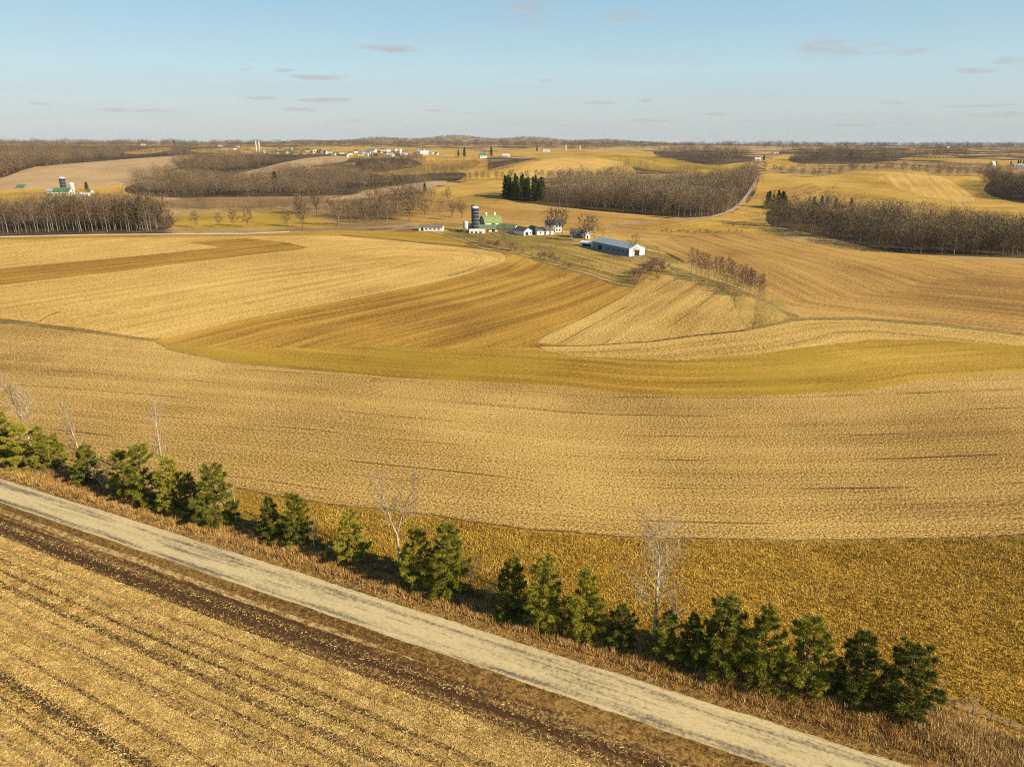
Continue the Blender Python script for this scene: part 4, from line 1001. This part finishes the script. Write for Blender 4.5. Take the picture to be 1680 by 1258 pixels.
# long shed: its near long side runs from (972,408) to (1030,421)
pa, pb = at(972, 407), at(1032, 421); d = pb - pa; L = np.hypot(d[0], d[1]); u = d / L; n = np.array([-u[1], u[0], 0])
Wd = 11.0; m = (pa + pb) / 2 + n * Wd / 2
t = gable('shed', 'long grey-roofed shed with white gable below the farmhouse', 'shed', m, L, Wd, 4.4, 6.6, math.atan2(d[1], d[0]), WHITE, GREYR,
      doors=[('s', -L * .28, 3.4, .1, 3.2), ('e', 0, 3.6, .1, 3.4)], windows=[('s', x * L, 1.4, 1.6, 2.6) for x in (-.05, .1, .22, .34, .44)], over=.35)
b = MB(); b.box(-L / 2 + .1, L / 2 - .1, -Wd / 2 - .04, -Wd / 2 + .02, .2, 4.2); b.build('painted_side_shade', SIDING_SHADE, t)  # shade of the long side away from the sun, painted over white boards
# low lean shed at its far end
m = at(965, 403.5); gable('shed', 'low white open shed at the far end of the long shed', 'shed', m, 9, 4.5, 2.3, 3.0, math.atan2(d[1], d[0]) + .5, WHITE, WHITE, doors=[('s', 0, 6, .1, 1.6)], over=.2)

# low white shed left of the silos
m = at(708, 378); gable('shed', 'low white shed with grey roof at the lane end left of the silos', 'shed', m, 17, 6, 2.6, 4.0, R(-8), WHITE, BROWNR,
      doors=[('s', -6, 1.6, .1, 2.1)], windows=[('s', x, 1.2, 1.0, 1.9) for x in (-3, 0, 3, 6)], over=.3)

# blue bottle silo
def silo(name, label, px, py, top, wpx, mat, cap, bands=0, chute=None, legs=False):
    p = at(px, py); h = height_for(p, top); r = wpx / ppm(p) / 2
    t = thing(name, label, 'silo', (p[0], p[1], p[2] - .2))
    z0 = h * .22 if legs else 0
    b = MB(); b.lathe([(r, z0), (r, h * .93)], 28) if not legs else b.lathe([(r * .25, z0 * .6), (r, z0 + r * .7), (r, h * .9)], 20); b.build('body', mat, t)
    b = MB(); zt = h * (.93 if not legs else .9)
    b.lathe([(r * 1.02, zt), (r * .93, zt + r * .22), (r * .6, zt + r * .42), (r * .15, zt + r * .5)], 28); b.build('cap', cap, t)
    for i in range(bands):
        b = MB(); z = z0 + (zt - z0) * (i + 1) / (bands + 1); b.lathe([(r * 1.012, z - .08), (r * 1.012, z + .08)], 28); b.build('band', STEEL, t)
    if chute:
        b = MB(); b.lathe([(.32, 0), (.32, h * 1.04)], 10, -r * .9, -r * .55); b.box(-r * .9 - .3, -r * .2, -r * .55 - .3, -r * .55 + .3, h * 1.02, h * 1.06); b.build('chute', mat, t)
    if legs:
        for i in range(4):
            a = math.pi / 4 + i * math.pi / 2; b = MB(); b.box(r * .8 * math.cos(a) - .1, r * .8 * math.cos(a) + .1, r * .8 * math.sin(a) - .1, r * .8 * math.sin(a) + .1, 0, z0 + r * .8); b.build('leg', STEEL, t)
    return t
silo('silo', 'tall dark blue silo with white dome cap beside the green-roofed barn', 780, 380, 338, 12, BLUEGL, WHITE, 6, True)
silo('feed_bin', 'small grey feed bin on legs left of the blue silo', 764, 381.5, 362, 8.5, STEEL, STEEL, 2, None, True)
# feed shed at the silo foot
m = at(783, 382); gable('shed', 'low white feed shed at the foot of the blue silo', 'shed', m, 11, 3.2, 1.9, 2.5, R(-2), WHITE, WHITE, doors=[('s', x, 1.6, .1, 1.1) for x in (-3.6, -.6, 2.4)], over=.15)
m = at(771.5, 380); gable('shed', 'dark lean-to between the feed bin and the blue silo', 'shed', m, 3.5, 4, 4.5, 5.4, R(5), DARKW, DARKR, over=.2)

# main barn with gambrel roof
p = at(805, 372.5); t = thing('barn', 'white barn with bright green gambrel roof behind the blue silo', 'barn', (p[0], p[1], p[2] - .2), R(24))
L, Wd = 13.0, 10.5
EV, KN, RD = 4.2, 7.0, 8.5
prof = [(-Wd / 2, 0), (Wd / 2, 0), (Wd / 2, EV), (Wd * .3, KN), (0, RD), (-Wd * .3, KN), (-Wd / 2, EV)]
b = MB(); b.prism(prof, -L / 2, L / 2); b.build('wall', WHITE, t)
b = MB(); th = .2
for (y0, z0, y1, z1) in ((-Wd / 2 - .5, EV - .65, -Wd * .3, KN), (-Wd * .3, KN, 0, RD), (0, RD, Wd * .3, KN), (Wd * .3, KN, Wd / 2 + .5, EV - .65)):
    b.prism([(y0, z0 + .03), (y1, z1 + .03), (y1, z1 + .03 + th), (y0, z0 + .03 + th)], -L / 2 - .5, L / 2 + .5)
rf = b.build('roof', GREENR, t)
for x in (-3.4, 3.2):
    b = MB(); b.box(x - .45, x + .45, -.45, .45, RD - .2, RD + 1.2); b.prism([(-.65, RD + 1.2), (.65, RD + 1.2), (0, RD + 2)], x - .6, x + .6); b.build('cupola', WHITE, rf)
b = MB(); b.box(-L / 2 - .05, -L / 2 + .02, -Wd / 2 + .3, Wd / 2 - .3, .2, EV + .3); b.prism([(-Wd / 2 + .3, EV + .3), (Wd / 2 - .3, EV + .3), (Wd * .3 - .2, KN - .1), (0, RD - .2), (-Wd * .3 + .2, KN - .1)], -L / 2 - .05, -L / 2 + .02); b.build('painted_gable_shade', SIDING_SHADE, t)  # blue-grey sheet paints shade on the left gable; the wall itself is white
b = MB(); b.box(-1.6, 1.6, -Wd / 2 - .06, -Wd / 2 + .02, .2, 3.2); b.build('door', DARKW, t)
# lower wings
m = at(802, 379); gable('barn_wing', 'long low white wing with faded green roof in front of the barn', 'barn', m, 15, 7, 1.9, 4.4, R(4), WHITE, DULLG, doors=[('s', 3, 2, .1, 1.5)], windows=[('s', x, 1, .7, 1.4) for x in (-5, -2)], over=.5)
m = at(833, 379.5); gable('barn_wing', 'low barn with faded green roof and cream gable right of the barn', 'barn', m, 13, 7.5, 2.4, 5.2, R(-25), CREAM, DULLG, doors=[('e', 0, 2, .1, 2)], over=.4)
m = at(858, 384.5); gable('garage', 'dark-roofed garage with white gable end facing the ditch', 'garage', m, 11, 7, 3.0, 5.0, R(-52), WHITE, DARKR, doors=[('e', -1, 2.6, .1, 2.2)], windows=[('e', 2.2, .9, 1.2, 2.0)], over=.4)
m = at(876, 382); gable('cottage', 'small dark-roofed building between the garage and the farmhouse', 'house', m, 8, 7, 2.8, 4.8, R(-60), SIDING_SHADE, DARKR, windows=[('e', 0, 1, 1, 2)], over=.3)
m = at(893, 384); gable('house_annex', 'long white annex wall with brown roof left of the farmhouse', 'house', m, 12, 7, 2.8, 4.8, R(12), WHITE, BROWNR, windows=[('s', x, .9, 1, 2) for x in (-3.5, 0, 3.5)], over=.3)
m = at(908, 380); gable('farmhouse', 'two-storey white farmhouse with dark roof behind the bare trees', 'house', m, 11, 8.5, 5.4, 8.2, R(5), WHITE, DARKR, doors=[('s', 0, 1.1, .1, 2.2)], windows=[('s', x, .9, z, z + 1.4) for x in (-3.6, -1.6, 1.8, 3.8) for z in (.9, 3.4)] + [('w', y, .9, 3.4, 4.8) for y in (-2, 2)], chimney=True, over=.4)
m = at(952, 389); gable('house', 'small grey house with white gable under the big bare tree', 'house', m, 13, 7, 3.4, 5.6, R(-14), SIDING_SHADE, BROWNR, windows=[('s', x, 1, 1.1, 2.2) for x in (-4, -1)], over=.3)
m = at(961, 391); gable('porch', 'narrow white gabled porch fronting the small grey house', 'porch', m, 5, 3.6, 3.6, 6.0, R(-72), WHITE, BROWNR, doors=[('e', 0, 1.1, .1, 2.3)], over=.25)
# farm tractor red by the lower wing
p = at(797, 381.5); t = thing('farm_wagon', 'small red farm wagon in front of the barn wing', 'wagon', p, R(20))
b = MB(); b.box(-2, 2, -.9, .9, .8, 1.0); b.box(-2, 2, -.95, -.88, 1.0, 1.6); b.box(-2, 2, .88, .95, 1.0, 1.6); b.box(1.95, 2.02, -.9, .9, 1.0, 1.6); b.build('bed', REDD, t)
for x in (-1.3, 1.3):
    for y in (-1.0, 1.0):
        b = MB(); n_ = 14
        vs = [(x + .45 * math.cos(2 * math.pi * i / n_), y + s * .12, .45 + .45 * math.sin(2 * math.pi * i / n_)) for s in (-1, 1) for i in range(n_)]
        b.add(vs, [tuple(range(n_)), tuple(range(n_, 2 * n_))[::-1]] + [(i, n_ + i, n_ + (i + 1) % n_, (i + 1) % n_) for i in range(n_)]); b.build('wheel', DARKW, t)

# far left farm
silo('silo', 'dark blue silo with white cap at the far left farm', 105, 312, 291, 9, BLUEGL, WHITE, 3)
silo('silo', 'cream stave silo right of the far left farm barn', 120.5, 320, 300, 7.5, STAVE, WHITE, 2)
def farb(px, py, wpx, hpx, rot, wall, roof, label, cat='house', name='farm_building', deep=.6, group=None, ridge_f=.45, chim=False):
    p = at(px, py); k = ppm(p); L = wpx / k; h = hpx / k
    return gable(name, label, cat, p, L, L * deep, h * (1 - ridge_f), h, rot, wall, roof, over=.3, group=group, chimney=chim,
                 windows=[('s', x * L, L * .08, h * .2, h * .4) for x in (-.3, -.1, .25)], doors=[('s', .08 * L, L * .09, .1, h * .38)])
farb(105, 321, 26, 12, R(4), WHITE, DEEPG, 'white barn with deep green roof at the far left farm', 'barn', 'barn')
farb(84, 317, 11, 7, R(-10), WHITE, GREYR, 'small white shed left of the far left barn', 'shed', 'shed')
farb(137, 321, 20, 4.5, R(-3), WHITE, WHITE, 'long low white shed right of the cream silo', 'shed', 'shed', .35)
farb(36, 309, 12, 6, R(6), WOODP, DEEPG, 'weathered building among trees at the far left', 'barn', 'barn')
farb(148, 316, 9, 5, R(-20), WHITE, BROWNR, 'white house right of the evergreen at the far left farm')
# skyline village: each building its own
VIL = [(584, 251, 6, 5, WHITE, DARKR), (498, 253, 6, 4, CREAM, BROWNR), (531, 249, 5, 4, WHITE, GREYR), (548, 255, 6, 4, WHITE, BROWNR), (568, 257, 7, 4, WHITE, DARKR), (605, 253, 6, 5, WHITE, BROWNR), (623, 252, 7, 4, CREAM, DARKR), (633, 254, 6, 4, WHITE, DARKR), (652, 259, 7, 4, WHITE, BROWNR), (672, 254, 7, 5, CREAM, GREYR), (693, 249, 6, 4, WHITE, DARKR), (716, 254, 6, 4, WHITE, BROWNR), (460, 247, 7, 4, WHITE, DARKR), (484, 254, 8, 3.5, CREAM, BROWNR), (438, 251, 12, 4, WHITE, GREYR), (408, 252, 9, 3.5, WHITE, WHITE), (450, 252, 16, 3.5, CREAM, BROWNR), (467, 252, 12, 4, WHITE, BROWNR), (476, 247, 8, 5, WHITE, GREYR),
 (488, 249, 6, 4, CREAM, BROWNR), (505, 250, 7, 6, WHITE, DARKR), (512, 252, 6, 4, CREAM, DARKR), (524, 252, 7, 6, BROWNR, DARKR), (534, 253, 5, 6, WHITE, DARKR), (541, 251, 7, 4, CREAM, BROWNR),
 (552, 253, 6, 4, WOODP, BROWNR), (561, 253, 7, 4.5, CREAM, BROWNR), (575, 254, 6, 5, WHITE, DARKR), (592, 256, 8, 5, CREAM, BROWNR), (601, 257, 7, 6, WHITE, GREYR), (610, 250, 14, 5, WHITE, BLUER),
 (628, 248, 8, 4, WHITE, DARKR), (637, 249, 7, 3.5, WHITE, GREYR), (640, 257, 13, 5, WHITE, WHITE), (646, 254, 9, 5, WHITE, GREYR), (662, 255, 12, 4, WHITE, WHITE), (688, 253, 8, 7, WHITE, GREYR),
 (698, 254, 9, 6, WHITE, WHITE), (707, 253, 8, 4, WHITE, GREYR), (680, 262, 7, 5, CREAM, BROWNR), (595, 252, 6, 4, CREAM, BROWNR), (618, 257, 8, 5, WOODP, DARKR), (516, 248, 6, 5, CREAM, BROWNR),
 (235, 239, 6, 3, WHITE, GREYR), (362, 241, 7, 5, CREAM, BROWNR), (376, 246, 22, 3, WHITE, GREYR), (390, 242, 6, 4, WHITE, BROWNR)]
for i, (x, y, w, h, wl, rf) in enumerate(VIL):
    wn = {id(WHITE): 'white', id(CREAM): 'cream', id(BROWNR): 'brown', id(WOODP): 'weathered'}[id(wl)]
    rn = {id(GREYR): 'grey', id(WHITE): 'white', id(BROWNR): 'brown', id(DARKR): 'dark', id(BLUER): 'blue'}[id(rf)]
    farb(x, y, w, h, R(random.uniform(-30, 30)), wl, rf, f'{wn} village building with {rn} roof on the far skyline', 'house', 'village_house', .7, f'{wn} village buildings with {rn} roofs')
for x, lab in ((421, 'left white grain silo of the skyline pair'), (426, 'right white grain silo of the skyline pair')):
    silo('silo', lab, x, 250, 231, 2.2, STAVE, STAVE)
for x, lab in ((650, 'left squat white tank in the village'), (657, 'right squat white tank in the village')):
    silo('storage_tank', lab, x, 254, 245, 5, WHITE, WHITE)
silo('silo', 'pale silo standing left on the far tan field', 928, 247, 238, 2.4, STAVE, WHITE)
silo('silo', 'pale silo standing right on the far tan field', 951, 246, 239, 2.4, STAVE, WHITE)
farb(792, 260, 12, 8, R(20), WHITE, DEEPG, 'green-roofed house between the skyline evergreens', 'house', 'house', .7)
farb(830, 257, 11, 4, R(-10), WHITE, WHITE, 'white farm shed right of the narrow skyline evergreen', 'shed', 'shed')
farb(896, 249, 11, 4, R(5), WHITE, GREYR, 'white house near the single evergreen over the tan fields', 'house', 'house')
farb(1243, 264, 9, 5, R(-12), WHITE, WHITE, 'bright white shed where the road meets the crest', 'shed', 'shed')
farb(1272, 252, 9, 3.5, R(8), CREAM, BROWNR, 'cream house behind the road crest', 'house', 'house')
farb(1628, 272, 9, 7, R(30), CREAM, GREYR, 'pale house among evergreens at the far right', 'house', 'house')
farb(1555, 244, 5, 3, R(10), WHITE, WHITE, 'tiny white farm building far on the right plain', 'house', 'house')
farb(1670, 274, 14, 5, R(-12), WHITE, GREYR, 'low white shed at the right photo edge', 'shed', 'shed')

# utility poles
def pole(px, py, top, label, r=.16):
    p = at(px, py); h = height_for(p, top); t = thing('utility_pole', label, 'pole', p, R(20), 1, 'utility poles')
    b = MB(); b.lathe([(r, 0), (r * .7, h)], 8); b.build('mast', WOODP, t)
    b = MB(); b.box(-1.1, 1.1, -.07, .07, h - 1.0, h - .85); b.build('crossarm', WOODP, t)
pole(636, 369, 345, 'thin utility pole by the farm lane left of the low white shed')
pole(733, 378, 352, 'thin utility pole just left of the feed bin')
# fence along the ditch end, at the right of the pine row
p0, p1 = at(1536, 1150), at(1720, 1214)
for i in range(7):
    q = p0 + (p1 - p0) * i / 6; q[2] = terr(q[0], q[1])
    t = thing('fence_post', 'short weathered wooden post along the ditch past the last pine', 'post', q, random.uniform(0, 1), 1, 'posts past the last pine')
    b = MB(); b.lathe([(.06, -.1), (.055, 1.15)], 7); b.build('shaft', WOODP, t)
# white marker in the shadow between pines
p = at(541, 903); t = thing('marker_box', 'small white box standing in shade left of the solitary pine', 'box', p, .4)
b = MB(); b.box(-.16, .16, -.1, .1, .45, .85); b.build('case', WHITE, t)
b = MB(); b.box(-.04, .04, -.04, .04, 0, .45); b.build('stake', WOODP, t)

# ------------------------------------------------------------------ ground cover
M['blades'] = leaf_mat('dry_grass_blades', ((.1, (.18, .09, .022)), (.4, (.44, .25, .07)), (.7, (.70, .44, .15)), (.95, (.86, .63, .28))), .5)
M['stalks'] = leaf_mat('corn_stalks', ((.1, (.22, .115, .026)), (.45, (.50, .30, .075)), (.8, (.80, .55, .18))), .4)
M['weed'] = leaf_mat('bean_weeds', ((.1, (.14, .085, .012)), (.45, (.38, .232, .034)), (.75, (.58, .38, .068)), (.95, (.72, .51, .14))), .25)

def scatter_px(poly, n, jitter=0):
    poly = np.asarray(poly, float); w = unproj(poly[:, 0], poly[:, 1])[:, :2]
    lo, hi = w.min(0), w.max(0); out = []
    got = 0
    while got < n:
        q = RNG.uniform(lo, hi, (n * 2, 2)); q = q[in_poly(w, q[:, 0], q[:, 1])]; out.append(q); got += len(q)
    return np.vstack(out)[:n]

def blades(name, label, pts, per, h, w, spread, mat, lean=.5, cat='grass'):
    n = len(pts) * per
    P = np.repeat(pts, per, 0) + RNG.normal(0, spread, (n, 2)); z = terr(P[:, 0], P[:, 1])
    P = np.column_stack([P, z - .02])
    hh = h * RNG.uniform(.5, 1.25, n) * np.repeat(RNG.uniform(.6, 1.3, len(pts)), per)
    a = RNG.uniform(0, 6.283, n); ln = np.abs(RNG.normal(0, lean, n))
    lean_dir = np.column_stack([np.cos(a) * ln, np.sin(a) * ln, np.ones(n)]); T_ = P + lean_dir / np.linalg.norm(lean_dir, axis=1, keepdims=True) * hh[:, None]
    b = RNG.uniform(0, 6.283, n); S = np.column_stack([np.cos(b), np.sin(b), np.zeros(n)]) * (w * RNG.uniform(.6, 1.3, n) / 2)[:, None]
    V = np.stack([P - S, P + S, T_], 1).reshape(-1, 3)
    o = link(name, mesh_from(name, V, np.arange(3 * n).reshape(-1, 3), M[mat])); o['kind'] = 'stuff'; o['label'] = label; o['category'] = cat

VX = [-120, 300, 900, 1500, 1800]
M['weed_dark'] = leaf_mat('brown_grass_blades', ((.1, (.08, .042, .012)), (.5, (.21, .12, .035)), (.9, (.45, .28, .09))), .4)
M['reeds'] = leaf_mat('reed_stems', ((.1, (.40, .24, .08)), (.45, (.74, .48, .18)), (.85, (.92, .66, .28))), .3)
M['brushblades'] = leaf_mat('undergrowth_stems', ((.1, (.05, .03, .015)), (.5, (.15, .095, .045)), (.9, (.30, .20, .09))), .4)
vp = L_(lambda x: treeline(x) - 14, [-120, 300, 900, 1300, 1480]) + L_(lambda x: treeline(x) + 2, [1480, 1300, 900, 300, -120])
blades('undergrowth', 'low dark leafless undergrowth linking the roadside pines', scatter_px(vp, 2600), 14, 1.1, .035, .3, 'brushblades', .8)
vp = L_(lambda x: treeline(x) - 6, VX) + L_(lambda x: roadU(x) - 9 - .008 * x, VX[::-1])
blades('dry_grass', 'tall dry orange grass on the verge between road and pines', scatter_px(vp, 9000), 9, .8, .085, .22, 'blades', .55)
vp = L_(lambda x: roadU(x) - 11 - .008 * x, VX) + L_(lambda x: roadU(x) - 1, VX[::-1])
blades('short_grass', 'short brown grass along the upper road edge', scatter_px(vp, 3500), 8, .22, .06, .2, 'blades', .8)
vp = L_(lambda x: roadL(x) + 1, VX) + L_(lambda x: 846 + .353 * x, VX[::-1])
blades('short_grass', 'short brown grass along the lower road edge', scatter_px(vp, 5000), 8, .16, .05, .2, 'weed_dark', .9)
blades('reed_grass', 'pale flattened reed grass past the last pine', scatter_px([(1500, 1190), (1545, 1166), (1800, 1268), (1800, 1300), (1640, 1270), (1520, 1215)], 2600), 10, .95, .10, .3, 'reeds', 1.5)

# stalks lying in the foreground field, in loose rows beside the road direction
def stalks(label, poly, n, L, w, keep):
    q = scatter_px(poly, n)
    rd = rows_for(q, RG); s = rd[:, 1]
    k = RNG.random(len(q)) < keep(q, s, rd[:, 0]); q = q[k]; n = len(q)
    a = math.atan2(_t[1], _t[0]) + RNG.normal(0, .75, n); ln = L * RNG.uniform(.5, 1.3, n) / 2
    z = terr(q[:, 0], q[:, 1]) + RNG.uniform(.015, .08, n)
    D = np.column_stack([np.cos(a) * ln, np.sin(a) * ln, RNG.normal(0, .16, n) * ln]); P = np.column_stack([q, z])
    S = np.column_stack([-np.sin(a), np.cos(a), RNG.normal(0, .5, n)]); S *= (w * RNG.uniform(.6, 1.4, n) / 2)[:, None]
    V = np.stack([P - D - S, P - D + S, P + D + S, P + D - S], 1).reshape(-1, 3)
    o = link('corn_litter', mesh_from('corn_litter', V, np.arange(4 * n).reshape(-1, 4), M['stalks'])); o['kind'] = 'stuff'; o['label'] = label; o['category'] = 'straw'
def swathes(q, s, al):
    p = proj(np.column_stack([q, terr(q[:, 0], q[:, 1])])); b = (p[:, 1] + .494 * p[:, 0]) / (1 + p[:, 0] / 1000)
    v = .62 + .2 * np.sin(s * .8 + .4 * np.sin(al * .05)) + .16 * np.sin(s * 4.1 + .3 * np.sin(al * .11))
    for b0, b1 in ROWS: v = np.where((b > b0 - 1) & (b < b1 + 1), .12, v)
    return np.clip(v, .05, 1)
stalks('pale corn stalks littering the near corner field', L_(lambda x: 880 + .386 * x, (-60, 1100)) + [(1000, 1330), (-60, 1330)], 330000, .34, .045, swathes)
stalks('scattered stalks on the dark soil beside the road', L_(lambda x: 848 + .353 * x, (-60, 1250)) + L_(lambda x: 880 + .386 * x, (1250, -60)), 26000, .26, .045, lambda q, s, al: .2 + .18 * np.sin(s * 2.4))
# weeds standing in the near bean strip
bp = [(420, 822), (700, 850), (860, 871), (1020, 884), (1300, 890), (1700, 882), (1850, 1255), (1680, 1186), (1530, 1128), (1480, 1140), (1000, 1035), (700, 945), (500, 880)]
blades('bean_stubble', 'rough orange weedy stubble in the strip behind the pines', scatter_px(bp, 26000), 4, .42, .12, .25, 'weed', .7)

# ------------------------------------------------------------------ light, sky, air
AZ, EL = R(120), R(27)
sd = bpy.data.lights.new('sun', 'SUN'); sd.energy = 4.6; sd.angle = R(.53); sd.color = (1, .88, .70)
so = bpy.data.objects.new('sun', sd); C.objects.link(so)
dirv = Vector((math.sin(AZ) * math.cos(EL), math.cos(AZ) * math.cos(EL), math.sin(EL)))
so.rotation_euler = dirv.to_track_quat('Z', 'Y').to_euler(); so.location = (60, -40, 150)

w = bpy.data.worlds.new('World'); SC.world = w; w.use_nodes = True
nt = w.node_tree; nt.nodes.clear()
out = nd(nt, 'ShaderNodeOutputWorld'); bg = nd(nt, 'ShaderNodeBackground'); nt.links.new(bg.outputs[0], out.inputs['Surface'])
sky = nd(nt, 'ShaderNodeTexSky', sky_type='NISHITA'); sky.sun_disc = False; sky.sun_elevation = EL; sky.sun_rotation = AZ
sky.altitude = 300; sky.air_density = 1.0; sky.dust_density = .3; sky.ozone_density = 2.0
bg.inputs['Strength'].default_value = .10
geo = nd(nt, 'ShaderNodeTexCoord').outputs['Generated']
sx = nd(nt, 'ShaderNodeSeparateXYZ'); nt.links.new(geo, sx.inputs[0])
azn = mth(nt, 'ARCTAN2', sx.outputs[0], sx.outputs[1]); eln = mth(nt, 'ARCSINE', sx.outputs[2])
# small flat clouds: soft-edged patches broken by noise, in azimuth and elevation of the sky
cl = nd(nt, 'ShaderNodeCombineXYZ'); nt.links.new(azn, cl.inputs[0]); nt.links.new(eln, cl.inputs[1])
nz = noise(nt, vmul(nt, cl.outputs[0], (20, 150, 1)), 1, 6, .68)
mask = None
CL = [(637, 80, 58, 7, .95), (860, 18, 95, 26, .5), (770, 28, 40, 8, .4), (1022, 26, 75, 16, .55), (1375, 80, 95, 20, .6), (1470, 85, 60, 8, .5), (405, 108, 20, 9, .45), (462, 115, 24, 5, .6), (520, 127, 60, 5.5, .8), (612, 128, 26, 5, .35),
      (530, 165, 62, 6, .85), (430, 161, 50, 4, .6), (65, 170, 22, 4, .6), (215, 181, 70, 4.5, .75), (490, 180, 45, 4, .6), (720, 182, 40, 3.5, .6), (800, 186, 50, 3, .5), (885, 132, 40, 5, .4), (830, 80, 22, 8, .4), (980, 84, 24, 6, .4),
      (975, 169, 52, 4, .7), (1058, 165, 14, 4, .7), (1080, 198, 60, 4, .6), (1250, 200, 80, 4, .55), (1173, 188, 26, 4, .5), (1390, 189, 20, 3, .5), (1462, 169, 26, 3.5, .6), (1600, 174, 50, 4, .6), (1600, 116, 42, 6, .6), (1665, 103, 40, 9, .6),
      (1500, 194, 90, 4, .5), (1640, 188, 70, 6, .6), (600, 198, 120, 5, .5), (860, 200, 100, 5, .5), (330, 200, 80, 4, .35), (1000, 205, 200, 4, .4), (1400, 205, 200, 5, .4), (905, 76, 14, 4, .3)]
for (px, py, wx, wy, s) in CL:
    d = rays([px], [py])[0]; a0, e0 = math.atan2(d[0], d[1]), math.asin(d[2])
    da = mth(nt, 'MULTIPLY', mth(nt, 'SUBTRACT', azn, a0), F / wx); de = mth(nt, 'MULTIPLY', mth(nt, 'SUBTRACT', eln, e0), F / wy)
    r2 = mth(nt, 'ADD', mth(nt, 'MULTIPLY', da, da), mth(nt, 'MULTIPLY', de, de))
    v = mth(nt, 'MULTIPLY', mth(nt, 'SUBTRACT', 1, r2, None, True), s)
    mask = v if mask is None else mth(nt, 'MAXIMUM', mask, v)
cm = mth(nt, 'MULTIPLY', mth(nt, 'ADD', mth(nt, 'SUBTRACT', nz, .64), mth(nt, 'MULTIPLY', mask, .45)), 3.7, None, True)
cm = mth(nt, 'MULTIPLY', cm, mth(nt, 'MULTIPLY', mth(nt, 'GREATER_THAN', mask, .001), .8))
el_f = mth(nt, 'MULTIPLY', eln, 1 / R(30), None, True)
kk = 1 / (.10 * 2 ** .7)
air = ramp(nt, el_f, tuple((p, tuple(v * .1 for v in c)) for p, c in ((.0, (.43, .50, .54)), (.05, (.50, .56, .58)), (.09, (.53, .61, .63)), (.17, (.50, .68, .74)), (.30, (.37, .60, .73)), (.42, (.25, .48, .65)), (1.0, (.10, .22, .42)))))
ab = nd(nt, 'ShaderNodeVectorMath', operation='SCALE'); nt.links.new(air, ab.inputs[0]); ab.inputs['Scale'].default_value = kk * 10
base = mixc(nt, .86, sky.outputs[0], ab.outputs[0])
veil = noise(nt, vmul(nt, cl.outputs[0], (5, 55, 1)), 1, 6, .62)
vm = mth(nt, 'MULTIPLY', mth(nt, 'MULTIPLY', mth(nt, 'SUBTRACT', veil, .47), 3.2, None, True), mth(nt, 'SUBTRACT', .34, mth(nt, 'MULTIPLY', el_f, .35), None, True))
base = mixc(nt, vm, base, (3.35, 3.4, 3.55))
col = mixc(nt, cm, base, (3.2, 3.05, 3.05))
nt.links.new(col, bg.inputs['Color'])

# haze: one closed box round the camera and the land
b = MB(); b.box(-52000, 52000, -52000, 52000, -75, 190)
hz, hn, hb = new_mat('pale_air'); hn.nodes.remove(hb)
pv = hn.nodes.new('ShaderNodeVolumePrincipled'); pv.inputs['Density'].default_value = 1.8e-5; pv.inputs['Color'].default_value = (.86, .92, 1, 1); pv.inputs['Anisotropy'].default_value = .0
hn.links.new(pv.outputs[0], [n for n in hn.nodes if n.type == 'OUTPUT_MATERIAL'][0].inputs['Volume'])
HAZE = True
if HAZE:
    o = b.build('haze', hz); o['kind'] = 'stuff'; o['label'] = 'thin pale air over the whole land'; o['category'] = 'haze'

SC.view_settings.view_transform = 'Standard'; SC.view_settings.look = 'None'; SC.view_settings.gamma = 1; SC.view_settings.exposure = .7
SC.cycles.use_denoising = False; SC.cycles.filter_width = 1.15; SC.cycles.diffuse_bounces = 2; SC.cycles.max_bounces = 4; SC.cycles.volume_bounces = 0; SC.cycles.transparent_max_bounces = 8
